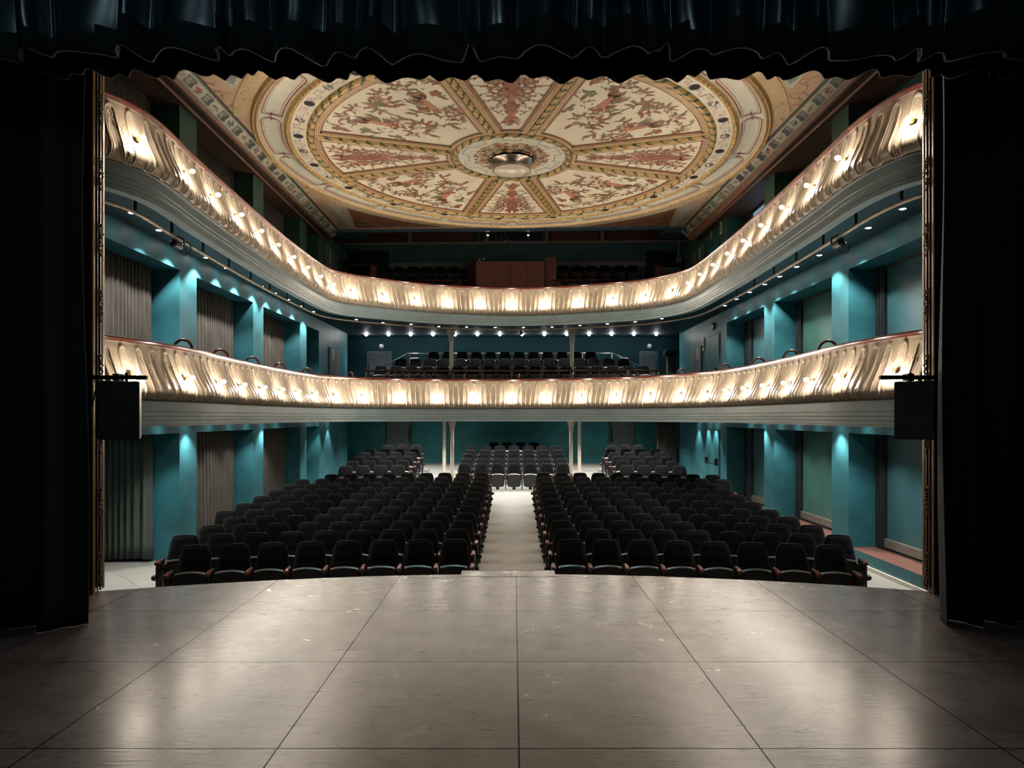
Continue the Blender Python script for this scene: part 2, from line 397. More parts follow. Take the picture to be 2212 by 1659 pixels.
# right side sills, skirting
for k, ((a, b), (c, d)) in enumerate(zip(piersR[:-1], piersR[1:])):
    mb = MB(); mb.box(WX+0.004, WX+0.66, b+.004, c-.004, 0.265, 0.272)
    struct(mb.build('trim_%d' % (k+1), 'sillpink'), 'terracotta topped sill under the window')
mb = MB(); mb.box(WX-0.045, WX-0.002, 8.4, 19.6, 0, 0.07)
struct(mb.build('baseboard_right', 'white'))
mb = MB(); mb.box(-WX+0.002, -WX+0.03, 12.58, 13.26, 0, 0.09); mb.box(-WX+0.002, -WX+0.03, 16.14, 16.8, 0, 0.09)
struct(mb.build('baseboard_left', 'teal'))

mb = MB(); mb.box(-8.5, -6.89, 8.4, 12.7, Z_LOWTOP+.03, Z_LOWTOP+.1); mb.box(-8.5, -6.89, 12.58, 12.7, -.1, Z_LOWTOP+.1); mb.box(-8.5, -6.89, 12.58, 12.7, -.1, 9)
struct(mb.build('wall_entrance', 'teal'))
# back walls: stalls and gallery
def back_y(x, y0): return y0-0.03*x
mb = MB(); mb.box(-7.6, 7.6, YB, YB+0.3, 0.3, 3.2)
struct(mb.build('wall_back', 'tealbright'))
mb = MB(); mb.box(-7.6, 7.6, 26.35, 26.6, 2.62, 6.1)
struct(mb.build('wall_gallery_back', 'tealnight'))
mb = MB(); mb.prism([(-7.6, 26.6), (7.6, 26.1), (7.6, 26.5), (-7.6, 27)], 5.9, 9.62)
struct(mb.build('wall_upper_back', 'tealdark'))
mb = MB(); mb.prism([(-7.6, 26.56), (7.6, 26.06), (7.6, 26.1), (-7.6, 26.6)], 8.58, 8.82)
struct(mb.build('trim_5', 'beige'), 'beige dado band behind the upper seats')
mb = MB(); mb.prism([(-7.6, 26.54), (7.6, 26.04), (7.6, 26.1), (-7.6, 26.6)], 9.55, 9.63)
struct(mb.build('trim_6', 'beige'), 'pale ledge over the upper gallery')
mb = MB(); mb.prism([(-7.6, 27.0), (7.6, 26.5), (7.6, 26.6), (-7.6, 27.1)], 9.6, 10.6)
struct(mb.build('wall_upper_panel', 'brownpanel'))
mb = MB()
for x in (-4.1, -1.05, 1.3, 3.5): mb.box(x-.06, x+.06, 26.3-.03*x, 26.5-.03*x, 9.6, 10.6)
struct(mb.build('trim_7', 'beige'), 'pale posts between the brown panels')
mb = MB(); mb.box(-7.6, 7.6, 22.0, 28, 10.55, 10.7)
struct(mb.build('ceiling_upper_gallery', 'umber'))
# proscenium wall
mb = MB()
for sg in (-1, 1):
    mb.box(min(sg*4.62, sg*9.8), max(sg*4.62, sg*9.8), 6.82, 7.30, 0.0, 10.6)
mb.box(-4.62, 4.62, 6.82, 7.30, 6.95, 10.6)
struct(mb.build('wall_proscenium', 'hood'))
for sg, nm in ((-1, 'wall_stage_left'), (1, 'wall_stage_right')):
    mb = MB(); mb.box(min(sg*9.5, sg*9.8), max(sg*9.5, sg*9.8), -5.3, 6.8, 0, 10.6); struct(mb.build(nm, 'hood'))
mb = MB(); mb.box(-9.8, 9.8, -5.3, -5, 0, 10.6); struct(mb.build('wall_stage_back', 'hood'))
mb = MB(); mb.box(-9.8, 9.8, -5.3, 7.4, 10.6, 10.8); struct(mb.build('ceiling_stage', 'hood'))
mb = MB(); mb.box(-7.6, 7.6, 7.4, 28, 10.7, 10.9); struct(mb.build('ceiling_roof', 'hood'))

# ------------------------------------------------------------------ ceiling
ZC = EYE+6.17
D0 = 15.9; XC = -0.04            # centre of the rose
def cx(x, y): return x-0.011*(y-11.3)-0.0008*max(0, y-16)*x      # hall narrows a little to the back
YE = 21.9                         # back edge of the painted ceiling
def yback(x): return YE-0.034*x
mb = MB()
ang = np.sort(np.r_[np.linspace(-pi, pi, 240, endpoint=False), [atan2(yy-D0, xx-XC) for xx in (-5.8, 5.8) for yy in (7.4, 21.9)]])
P = []
for a in ang:
    c, q = cos(a), sin(a)
    k = min((5.8/abs(c)) if abs(c) > 1e-6 else 1e9, ((YE-D0) if q > 0 else (D0-7.4))/abs(q) if abs(q) > 1e-6 else 1e9)
    ex, ey = XC+k*c, D0+k*q
    if ey > 21.85: ey = yback(ex)
    P.append([(XC+5.79*c, D0+5.79*q, ZC+.03), (cx(ex, ey), ey, ZC+.03)])
mb.grid(np.array(P), closed_u=True)
struct(mb.build('ceiling', 'pink'))
mb = MB(); mb.prism([(-6.4, yback(-6.4)), (6.4, yback(6.4)), (6.4, yback(6.4)+.12), (-6.4, yback(-6.4)+.12)], ZC-0.06, 10.6)
struct(mb.build('beam', 'tealceil'), 'slate edge beam behind the painted ceiling')
for sg in (-1, 1):
    mb = MB(); x0, x1 = sorted((sg*6.0, sg*7.0)); mb.box(x0, x1, 7.4, 22.3, Z_ROOF, Z_ROOF+.05)
    struct(mb.build('ceiling_side', 'umber'))
    mb = MB(); mb.box(x0-.02 if sg < 0 else 5.0, x1 if sg > 0 else -5.0, 22.2, 23.0, 8.86, 8.98)
    struct(mb.build('beam', 'tealceil'), 'slate bracket beam at the ceiling corner')

# --- flat paint vocabulary: lists of (polygon points, material index)
PAL = ['rust', 'rose', 'olive', 'leafgreen', 'flesh', 'ochre', 'brown', 'mauve', 'redline', 'greyline', 'dark', 'blue', 'ltgold', 'white', 'straw', 'bandwhite']
PI_ = {n: i for i, n in enumerate(PAL)}
class Paint:
    def __init__(s): s.p = []
    def poly(s, pts, m): s.p.append(([tuple(q) for q in pts], PI_[m]))
    def stroke(s, pts, w0, m, w1=None, closed=False):
        pts = np.array(pts, float); n = len(pts)
        if closed: pts = np.vstack([pts, pts[:1]]); n += 1
        ww = np.linspace(w0, w0 if w1 is None else w1, n)/2
        T = np.gradient(pts, axis=0)
        if closed: T[0] = T[-1] = pts[1]-pts[-2]
        T /= np.linalg.norm(T, axis=1)[:, None]+1e-9
        N = np.c_[-T[:, 1], T[:, 0]]
        a = pts+N*ww[:, None]; b = pts-N*ww[:, None]
        for i in range(n-1): s.p.append(([tuple(a[i]), tuple(a[i+1]), tuple(b[i+1]), tuple(b[i])], PI_[m]))
    def path(s, p, ang, L, k0, k1, n=22):
        out = [np.array(p, float)]; a = ang
        for i in range(n):
            t = i/(n-1); a += (k0+(k1-k0)*t)*L/n
            out.append(out[-1]+np.array([cos(a), sin(a)])*L/n)
        return np.array(out), a
    def leaf(s, p, ang, L, w, m, bend=0.0, lobes=3):
        sp, _ = s.path(p, ang, L, bend/L, bend/L*1.6, 14)
        T = np.gradient(sp, axis=0); T /= np.linalg.norm(T, axis=1)[:, None]; N = np.c_[-T[:, 1], T[:, 0]]
        t = np.linspace(0, 1, len(sp))
        hw = w/2*np.sin(pi*np.clip(t*.94+.06, 0, 1))**0.8*(1-0.34*np.abs(np.sin(lobes*pi*t+.4)))
        a = sp+N*hw[:, None]; b = sp-N*hw[:, None]
        for i in range(len(sp)-1): s.p.append(([tuple(a[i]), tuple(a[i+1]), tuple(b[i+1]), tuple(b[i])], PI_[m]))
        s.stroke(sp[1:-2], w*.07, 'olive' if m != 'olive' else 'brown', w*.02)
    def disc(s, p, r, m, n=10, sx=1.0, rot=0.0):
        s.poly([(p[0]+r*sx*cos(t)*cos(rot)-r*sin(t)*sin(rot), p[1]+r*sx*cos(t)*sin(rot)+r*sin(t)*cos(rot)) for t in np.arange(n)*2*pi/n], m)
    def flower(s, p, r, m, c='ochre', n=5, a0=0.0):
        for k in range(n):
            a = a0+2*pi*k/n; s.disc((p[0]+r*.55*cos(a), p[1]+r*.55*sin(a)), r*.45, m, 8, 1.2, a)
        s.disc(p, r*.34, c, 8)
    def scroll(s, p, ang, size, d, m='brown', lm=('rust', 'olive', 'rust', 'rose', 'brown'), w=None, end='flower', nl=5):
        """tapering spiral stem with acanthus leaves on its outer side"""
        w = w or size*.11; L = size*3.2
        pts, a = s.path(p, ang, L, d*0.5/size, d*4.2/size, 40)
        s.stroke(pts, w, m, w*.35)
        for k in range(nl):
            i = int(3+k*28/nl); t = pts[i+1]-pts[i]; aa = atan2(t[1], t[0])
            s.leaf(pts[i], aa-d*0.75, size*(.72-.07*k), size*.28, lm[k % len(lm)], bend=-d*0.9)
            if k % 2: s.leaf(pts[i], aa+d*0.6, size*.46, size*.22, lm[(k+1) % len(lm)], bend=d*0.9)
        if end == 'flower': s.flower(pts[-1], size*.16, random.choice(('rose', 'rust', 'ochre')), random.choice(('ochre', 'flesh', 'olive')), 5, random.random())
        else: s.disc(pts[-1], w*1.1, m)
        return pts
    def sprig(s, p, ang, L, d=1):
        pts, a = s.path(p, ang, L, d*1.2/L, d*2.2/L, 12)
        s.stroke(pts, L*.055, 'olive', L*.03)
        for i in (4, 7, 9, 12):
            t = pts[i]-pts[i-1]; aa = atan2(t[1], t[0])
            s.leaf(pts[i], aa+(0.8 if i % 2 else -0.8), L*.28, L*.15, random.choice(('rust', 'rose', 'olive')), 0, 1)
    def mirror(s, start):
        for pts, m in list(s.p[start:]): s.p.append(([(-x, y) for x, y in pts][::-1], m))
def apply_paint(pt, fn, mb, lift=0.0004, base=0.001):
    """fn maps 2-D paint coordinates to a 3-D point and lift distance"""
    for i, (pts, m) in enumerate(pt.p):
        v = [fn(x, y, base+lift*(i % 12)) for x, y in pts]
        mb.add(v, [tuple(range(len(v)))], m)

rose = thing('ceiling_rose', 'huge round painted ceiling rose with gilt ribs and scroll panels', 'ceiling decoration', (XC, D0, ZC))
ZR = ZC-0.0
RI, RO = 1.56, 4.36              # painted panels between hub and outer moulding
def ring_grid(r0, r1, z0, z1, n=160, m=2, zf=None):
    P = []
    for k in range(n):
        a = 2*pi*k/n
        row = []
        for j in range(m):
            t = j/(m-1); r = r0+(r1-r0)*t; z = z0+(z1-z0)*t if zf is None else zf(t)
            row.append((XC+r*cos(a), D0+r*sin(a), z))
        P.append(row)
    return np.array(P)
mb = MB(); mb.grid(ring_grid(1.0, 4.5, ZC+.012, ZC+.012), closed_u=True)
mb.build('panel_ground', 'cream', rose)
def rope_sweep(fn, L, R, mb, nu, nv=18, leaf_p=0.32, amp=0.008, leafmat=1, flip=1):
    """half-round bundle of straw bound with leaves; fn(s, o, z) -> point, o across, z down"""
    us = np.linspace(0, L, nu)
    P = np.zeros((nu, nv, 3)); mis = np.zeros((nu, nv), int)
    for j in range(nv):
        t = j/(nv-1); a = pi*t; o = -R*cos(a)
        for i, u in enumerate(us):
            ph = (u/leaf_p+0.35*flip*cos(a)) % 1.0
            lf = 0.26+0.10*sin(a*7); isl = ph < lf
            h = R*sin(a)*0.8+amp*abs(sin(a*4))+(0.012*sin(pi*ph/lf) if isl else 0)
            P[i, j] = fn(u, o, h)
            mis[i, j] = leafmat if isl else 0
    mb.grid(P, mis=mis)
def ringfn(r, z): return lambda u, o, h: (XC+(r+o)*cos(u/r), D0+(r+o)*sin(u/r), z-h)
for (r, R, nu, nm) in ((4.60, .082, 900, 'rope_ring'), (1.355, .075, 300, 'rope_ring')):
    mb = MB(); rope_sweep(ringfn(r, ZC), 2*pi*r, R, mb, nu, 14, 0.36 if r > 2 else .28)
    mb.build(nm, ['straw', 'leafgreen'], rose, smooth=True)
# mouldings round the panels
def moulding_ring(steps, name, n=240, a0=0, a1=2*pi, parent=rose):
    mb = MB()
    for (ra, rb, z, mi) in steps:
        rr = [(ra, ZC+.01), (ra, z), (rb, z), (rb, ZC+.01)]
        P = [[(XC+r*cos(a), D0+r*sin(a), zz) for r, zz in rr] for a in np.linspace(a0, a1, n, endpoint=False)]
        mb.grid(np.array(P), closed_u=True, mi=mi)
    return mb.build(name, ['brown', 'ltgold', 'straw'], parent)
moulding_ring([(4.36, 4.41, ZC-.012, 0), (4.41, 4.425, ZC-.022, 1), (4.425, 4.45, ZC-.018, 0), (4.45, 4.465, ZC-.026, 1), (4.465, 4.49, ZC-.022, 0), (4.49, 4.505, ZC-.03, 1), (4.505, 4.53, ZC-.025, 0)], 'moulding_ring')
moulding_ring([(1.52, 1.56, ZC-.012, 0), (1.505, 1.52, ZC-.022, 1), (1.485, 1.505, ZC-.018, 0), (1.47, 1.485, ZC-.026, 1), (1.43, 1.47, ZC-.022, 0)], 'moulding_ring', 120)
HA = radians(16.5)
rib_angles = [q*pi/2+s*HA for q in range(4) for s in (-1, 1)]
for a in rib_angles:
    ca, sa = cos(a), sin(a)
    fr = lambda u, o, h: (XC+(1.44+u)*ca-o*sa, D0+(1.44+u)*sa+o*ca, ZC-h)
    mb = MB(); rope_sweep(fr, 3.06, .078, mb, 110, 12, 0.30)
    for s in (-1, 1):
        for (o0, o1, z, mi) in ((.08, .105, .022, 2), (.105, .12, .030, 3), (.12, .143, .022, 2), (.143, .158, .027, 3), (.158, .18, .018, 2), (.18, .195, .022, 3), (.195, .265, .012, 2)):
            b = MB()
            q = [fr(u, s*o, -.01 if k else z) for (u, o, k) in ((.05, o0, 0), (3.0, o0, 0), (3.0, o1, 0), (.05, o1, 0), (.05, o0, 1), (3.0, o0, 1), (3.0, o1, 1), (.05, o1, 1))]
            mb.add(q, [(0, 1, 2, 3), (0, 1, 5, 4), (1, 2, 6, 5), (2, 3, 7, 6), (3, 0, 4, 7)], mi)
    mb.build('rib', ['straw', 'leafgreen', 'brown', 'ltgold'], rose)
# painted panels
def narrow_panel():
    p = Paint(); random.seed(11)
    for k in range(26):
        a = random.uniform(-2.6, -.5); p.leaf((random.uniform(-.06, .06), 2.02), -a if False else a+pi*0, random.uniform(.15, .33), .05, random.choice(('rust', 'rose', 'olive', 'rose')), random.uniform(-.4, .4), 1)
    for k in range(16): p.flower((random.uniform(-.17, .17), random.uniform(1.78, 2.04)), random.uniform(.04, .07), random.choice(('rose', 'rust', 'flesh', 'mauve')), 'ochre')
    for (y0, y1, wa, wb, m) in ((2.02, 2.12, .12, .2, 'rust'), (2.12, 2.2, .2, .1, 'brown'), (2.2, 2.36, .08, .17, 'rose'), (2.36, 2.44, .2, .2, 'rust'), (2.44, 2.62, .13, .24, 'brown'), (2.62, 2.86, .2, .09, 'rust'), (2.86, 3.1, .1, .22, 'rose'), (3.1, 3.5, .16, .07, 'rust'), (3.5, 4.1, .06, .16, 'brown')):
        p.poly([(-wa/1.4, y0), (wa/1.4, y0), (wb/1.4, y1), (-wb/1.4, y1)], m)
    st = len(p.p)
    p.scroll((.03, 2.55), 0.7, .16, 1, nl=4); p.scroll((.05, 2.72), -0.2, .20, 1, nl=4); p.scroll((.05, 2.98), 0.1, .24, 1); p.scroll((.04, 3.05), 0.9, .27, -1)
    p.scroll((.06, 3.35), 0.05, .32, 1); p.scroll((.05, 3.45), 0.85, .33, -1); p.scroll((.35, 3.85), 0.1, .30, 1); p.scroll((.05, 3.95), 0.35, .34, -1, nl=6)
    for (x, y, a, L) in ((.12, 2.5, -.3, .28), (.16, 2.66, .0, .34), (.3, 2.9, .2, .35), (.45, 3.15, .1, .35), (.6, 3.45, -.2, .32), (.5, 3.75, .3, .4), (.7, 3.95, .1, .3)):
        p.sprig((x, y), a, L, random.choice((-1, 1)))
    for k in range(7): p.leaf((.02, 3.0+k*.15), .5+.1*k % 1, .22+.04*k, .12, ('rust', 'rose', 'brown')[k % 3], .6)
    p.mirror(st)
    return p
def figure(p, x, y, a, s, d):
    """reclining painted figure ending in acanthus leaves"""
    R = lambda u, v: (x+s*(u*cos(a)-d*v*sin(a)), y+s*(u*sin(a)+d*v*cos(a)))
    for k in range(9): p.leaf(R(-.35+.04*k, -.02), a+pi+d*(-1.1+.27*k), s*(.55+.15*(k % 3)), s*.22, ('rust', 'rose', 'olive')[k % 3], d*(.8-.2*k), 4)
    p.stroke([R(-.45, 0), R(-.15, .04), R(.1, .02), R(.3, 0)], s*.22, 'flesh', s*.24)
    p.disc(R(.16, .0), s*.17, 'flesh', 12, 1.3, a)
    p.stroke([R(.28, .05), R(.42, .22), R(.62, .26)], s*.09, 'flesh', s*.06)
    p.stroke([R(.25, -.06), R(.30, -.26), R(.5, -.34)], s*.09, 'flesh', s*.06)
    p.stroke([R(-.4, .05), R(-.6, .18), R(-.85, .12)], s*.13, 'flesh', s*.06)
    p.disc(R(.52, .02), s*.11, 'flesh', 10); p.disc(R(.56, .07), s*.08, 'rust', 8)
    for k in range(4): p.leaf(R(.1, -.1), a-d*(.6+.4*k), s*.38, s*.13, ('olive', 'rust')[k % 2], -d*.5)
def wide_panel():
    p = Paint(); random.seed(23)
    # x across (tangential), y outward radius
    p.scroll((.15, 2.15), 1.25, .26, 1, nl=4); p.scroll((-.15, 2.2), 1.9, .28, -1, nl=4); p.scroll((0, 2.45), 1.2, .32, 1, nl=5); p.scroll((-.3, 2.55), 2.5, .28, 1, nl=4); p.scroll((.4, 2.5), .4, .27, -1, nl=4)
    p.scroll((.15, 2.9), .9, .36, -1, nl=6); p.scroll((-.1, 2.95), 2.2, .36, 1, nl=6)
    p.stroke(p.path((0, 2.3), pi/2, 1.7, .5, -.9, 24)[0], .045, 'olive', .03)
    figure(p, .72, 3.05, -1.9, .62, 1); figure(p, -.62, 3.25, -1.25, .62, -1)
    p.scroll((.15, 3.45), .5, .36, 1, nl=6); p.scroll((-.05, 3.5), 2.4, .34, -1, nl=6); p.scroll((.75, 3.6), .2, .34, 1, nl=6); p.scroll((-.8, 3.7), 2.8, .32, -1, nl=6)
    p.scroll((.25, 3.9), 1.4, .26, -1, nl=5); p.scroll((-.3, 3.95), 1.9, .24, 1, nl=5); p.scroll((1.2, 3.7), .9, .24, -1, nl=4); p.scroll((-1.2, 3.75), 2.2, .24, 1, nl=4)
    for (x, y, r) in ((1.2, 3.25, .12), (-1.15, 3.3, .12), (.95, 2.55, .1), (-.95, 2.6, .09), (.1, 3.7, .1), (1.55, 3.75, .1), (-1.5, 3.8, .1), (.35, 2.2, .07), (-.35, 2.25, .07)):
        p.flower((x, y), r, random.choice(('rose', 'ochre', 'olive', 'rust')), 'brown', 5, random.random()); p.leaf((x, y-.05), -pi/2+random.uniform(-.5, .5), .3, .12, 'rust', .5); p.leaf((x, y), random.uniform(0, 6), .25, .1, 'olive', -.5)
    for k in range(22):
        y = random.uniform(1.95, 4.0); x = random.choice((-1, 1))*random.uniform(.25, .5)*y*.9
        if abs(x) < (y-.35)*.47: p.sprig((x, y), random.uniform(0, 6.28), random.uniform(.22, .4), random.choice((-1, 1)))
    for k in range(30):
        y = random.uniform(1.8, 4.1); x = random.uniform(-.42, .42)*y
        p.leaf((x, y), random.uniform(0, 6), .08, .04, random.choice(('rust', 'olive', 'rose')), 0, 1)
    return p
def clip_panel(p, half, off):
    """drop the strokes that would run under a rib or past the mouldings"""
    out = []
    for pts, m in p.p:
        ok = all(RI+.03 < sqrt(x*x+y*y) < RO-.02 and (y*sin(half)-abs(x)*cos(half)) > off for x, y in pts)
        if ok: out.append((pts, m))
    p.p = out; return p
NP = clip_panel(narrow_panel(), HA, .26); WP = clip_panel(wide_panel(), pi/4-HA+pi/4-0.0 if False else (pi/2-2*HA)/2, .26)
for q in range(8):
    ang = q*pi/4; p = NP if q % 2 == 0 else WP
    t = np.array([-sin(ang), cos(ang)]); r = np.array([cos(ang), sin(ang)])
    mb = MB(); apply_paint(p, lambda x, y, l: (XC+r[0]*y+t[0]*x, D0+r[1]*y+t[1]*x, ZC+.010-l), mb)
    mb.build('painted_panel', PAL, rose)
# hub
mb = MB(); mb.grid(ring_grid(.50, 1.30, ZC-.002, ZC-.002), closed_u=True); hub = mb.build('hub_disc', 'celadon', rose)
p = Paint(); random.seed(5)
K = []
for k in range(8):
    a = k*pi/4+.2
    for (da, r) in ((0, 1.18), (.42, 1.18), (.42, 1.02), (.785, 1.02)):
        K.append((a+da, r))
K2 = []
for (a, r), (b, s_) in zip(K, K[1:]+[(K[0][0]+2*pi, K[0][1])]):
    for t in np.linspace(0, 1, 8, endpoint=False): K2.append(((r+(s_-r)*t)*cos(a+(b-a)*t), (r+(s_-r)*t)*sin(a+(b-a)*t)))
p.stroke(K2, .032, 'mauve', closed=True)
for k in range(520):
    a = random.random()*2*pi; r = random.uniform(.60, .90)
    p.flower((r*cos(a), r*sin(a)), random.uniform(.03, .05), random.choice(('rose', 'ochre', 'flesh', 'straw', 'rust', 'leafgreen', 'ltgold')), random.choice(('straw', 'rust', 'ochre')), 4, random.random())
for k in range(60):
    a = random.random()*2*pi; r = random.uniform(.95, 1.25); p.disc((r*cos(a), r*sin(a)), .012, 'olive', 5)
mb = MB(); apply_paint(p, lambda x, y, l: (XC+x, D0+y, ZC-.003-l), mb); mb.build('wreath', PAL, rose)
mb = MB(); random.seed(9)
for k in range(70):
    a = 2*pi*k/70; r = .53+random.uniform(-.025, .025); s = random.uniform(.03, .05)
    mb.lathe([(0.001, -s), (s*.8, -s*.5), (s, 0), (s*.7, s*.6), (.001, s)], (XC+r*cos(a), D0+r*sin(a), ZC-.03+random.uniform(-.01, .01)), 7, mi=random.randrange(5))
mb.build('fruit_garland', ['rust', 'olive', 'brown', 'leafgreen', 'ochre'], rose, smooth=True)
# meander ring, cove, bead rings
mb = MB(); mb.grid(ring_grid(4.68, 5.02, ZC-.005, ZC-.005, 240), closed_u=True); mb.build('key_pattern_ring', 'cream', rose)
p = Paint(); NK = 72
for k in range(NK):
    a0 = k*2*pi/NK; da = 2*pi/NK
    key = [(.0, .0), (.0, 1), (.62, 1), (.62, .35), (.32, .35), (.32, .62), (.62, .62)][:4]+[(.30, .35), (.30, .0), (1, .0)]
    key = [(0, 0), (0, 1), (.5, 1), (.5, .62), (.25, .62), (.25, .38), (.75, .38), (.75, 0), (1, 0)]
    p.stroke([((4.76+.18*v)*cos(a0+da*u), (4.76+.18*v)*sin(a0+da*u)) for u, v in key], .026, 'mauve')
mb = MB(); apply_paint(p, lambda x, y, l: (XC+x, D0+y, ZC-.006-l), mb); mb.build('key_pattern', PAL, rose)
def bead_ring(r, wid, nb, amp, name, z0, drop, mats):
    mb = MB(); nu = nb*8; nv = 12; P = np.zeros((nu, nv, 3))
    for i in range(nu):
        a = 2*pi*i/nu; ph = (i % 8)/8
        for j in range(nv):
            t = j/(nv-1); o = (t-.5)*wid
            h = drop*sin(pi*t)+amp*sin(pi*ph)**.7*max(0, sin(pi*min(1, max(0, (t-.2)/.6))))
            P[i, j] = (XC+(r+o)*cos(a), D0+(r+o)*sin(a), z0-h)
    mb.grid(P, closed_u=True); return mb.build(name, mats, rose, smooth=True)
bead_ring(5.075, .15, 190, .035, 'egg_moulding', ZC, .03, 'straw')
bead_ring(5.68, .09, 420, .02, 'bead_moulding', ZC+.01, .05, 'ochre')
bead_ring(5.76, .10, 420, .018, 'bead_moulding', ZC+.02, .06, 'straw')
def cove_z(t): return ZC-.005+.07*sin(pi*t)+.02*t
mb = MB(); mb.grid(ring_grid(5.13, 5.66, 0, 0, 300, 10, cove_z), closed_u=True); mb.build('cove', 'celadon', rose, smooth=True)
p = Paint(); NPAN = 16; random.seed(3)
for k in range(NPAN):
    a0 = 2*pi*k/NPAN; wL = 5.4*2*pi/NPAN*(1.0)
    for (ins, w, m) in ((.07, .024, 'redline'), (.115, .009, 'redline'), (.035, .008, 'greyline')):
        x0, x1, y0, y1, c = .06+ins*.6, wL-.06-ins*.6, ins, .53-ins, .10
        loop = []
        for (cx_, cy_, s) in ((x1-c, y0+c, -pi/2), (x1-c, y1-c, 0), (x0+c, y1-c, pi/2), (x0+c, y0+c, pi)):
            loop += [(cx_+c*cos(s+t), cy_+c*sin(s+t)) for t in np.linspace(0, pi/2, 5)]
        # subdivide long sides
        L2 = []
        for q in range(len(loop)):
            A, B = np.array(loop[q]), np.array(loop[(q+1) % len(loop)]); n = max(1, int(np.linalg.norm(B-A)/.12))
            L2 += [tuple(A+(B-A)*t) for t in np.arange(n)/n]
        base = len(p.p); p.stroke(L2, w, m, closed=True)
        p.p[base:] = [([(x+k*wL, y) for x, y in pts], mm) for pts, mm in p.p[base:]]
    for s in (-1, 1):
        for q in range(5):
            p.stroke([(x+k*wL, y) for x, y in Paint().path((0, .265), pi/2+s*(.5+.5*q) if q < 3 else -pi/2+s*.5*q, .16+.03*q, s*4, -s*9, 10)[0]], .008, 'redline' if q % 2 else 'greyline')
        p.leaf((k*wL+s*.05, .265), 0 if s > 0 else pi, .14, .05, 'rose', .3, 1)
mb = MB(); apply_paint(p, lambda x, y, l: (XC+(5.13+y)*cos(x/5.4), D0+(5.13+y)*sin(x/5.4), cove_z(y/.53)-.002-l), mb); mb.build('cove_lines', PAL, rose)
# spandrel painting: bands following the rose, corner fields, wall-side strips
p = Paint(); random.seed(31)
def inside(x, y, m=.02): return abs(x) < 5.76-m and -8 < y < 5.94-m
NA = 260
for (ra, rb, mm) in ((5.80, 6.12, 'ochre'), (6.12, 6.24, 'bandwhite')):
    for k in range(NA):
        a, b = 2*pi*k/NA, 2*pi*(k+1)/NA
        q = [(ra*cos(a), ra*sin(a)), (rb*cos(a), rb*sin(a)), (rb*cos(b), rb*sin(b)), (ra*cos(b), ra*sin(b))]
        if mm == 'bandwhite' and not all(y > 0 and abs(x) < 5.1 for x, y in q): continue
        if all(inside(*v) for v in q): p.poly(q, mm)
NB_ = len(p.p)
for sg in (-1, 1):
    f = [(5.08, 5.94)]+[(6.24*cos(a), 6.24*sin(a)) for a in np.linspace(radians(35.5), radians(72.5), 14) if 6.24*sin(a) < 5.95 and 6.24*cos(a) < 5.08]
    if f: 
        pts = [(5.08, 5.92)]+sorted(f[1:], key=lambda q: -q[0])
        p.poly([(sg*x, y) for x, y in pts], 'brown')
    p.poly([(sg*5.1, 5.94), (sg*5.36, 5.94), (sg*5.36, 3.3), (sg*5.22, 3.45), (sg*5.1, 3.65)], 'bandwhite')
    for k in range(3): p.stroke([(sg*(5.14+.09*k), 3.75-.1*k), (sg*(5.14+.09*k), 5.93)], .012, 'greyline')
    for (x, y, a, s, d) in ((4.2, 5.45, .3, .26, 1), (4.55, 5.35, 2.2, .2, -1), (3.8, 5.62, 2.9, .22, -1), (3.4, 5.72, 2.9, .16, 1), (4.7, 5.0, 1.4, .18, 1), (4.75, 5.65, .8, .16, -1), (2.9, 5.85, 2.9, .12, 1)):
        b0 = len(p.p); p.scroll((x, y), a, s, d, m='ltgold', lm=('dark', 'ochre', 'straw'), end='disc', nl=5)
        p.p[b0:] = [([(sg*X, Y) for X, Y in pts], m) for pts, m in p.p[b0:]]
    # front grey corner with white key
    p.poly([(sg*5.3, -3.35), (sg*5.3, -6.4), (sg*2.2, -6.4)]+[(sg*6.18*cos(a), -6.18*sin(a)) for a in np.linspace(radians(66), radians(32.5), 12)], 'bandwhite')
    p.poly([(sg*5.24, -3.6), (sg*5.24, -6.4), (sg*2.4, -6.4)]+[(sg*6.24*cos(a), -6.24*sin(a)) for a in np.linspace(radians(65), radians(34), 12)], 'greyline')
    for k in range(8):
        y = -3.95-.3*k; x = 5.12; p.stroke([(sg*x, y), (sg*(x-.22), y), (sg*(x-.22), y-.16), (sg*(x-.08), y-.16), (sg*(x-.08), y-.08)], .03, 'bandwhite')
        p.stroke([(sg*(x-.3), y-.2), (sg*(x-.52-.1*k), y-.2), (sg*(x-.52-.1*k), y-.36), (sg*(x-.38), y-.36)], .03, 'bandwhite') if k > 0 else None
# arabesques on the salmon ground and ochre band
for k in range(120):
    a = random.uniform(-.3*pi, 1.3*pi) if k < 90 else random.uniform(0, 2*pi); r = random.uniform(5.86, 6.06)
    x, y = r*cos(a), r*sin(a)
    if inside(x, y, .12):
        for q in range(2): p.stroke(Paint().path((x, y), random.uniform(0, 6.28), .38, 3, 14*random.choice((-1, 1)), 14)[0], .014, 'straw', .008)
        p.leaf((x, y), random.uniform(0, 6.28), .13, .05, 'straw', .8)
for sg in (-1, 1):
    for k in range(44):
        y = -5.9+k*.27; x = sg*(5.55+random.uniform(-.06, .06))
        if x*x+y*y > 6.0**2 or True:
            if sqrt(x*x+y*y) > 5.95:
                for q in range(2): p.stroke(Paint().path((x, y), random.uniform(0, 6.28), .40, 3, 13*random.choice((-1, 1)), 14)[0], .014, 'brown' if q else 'straw', .008)
mb = MB(); apply_paint(p, lambda x, y, l: (XC+cx(x, D0+y)-cx(0, D0+y) if False else XC+x, D0+y, ZC+.021-l), mb); mb.build('spandrel_painting', PAL, rose)

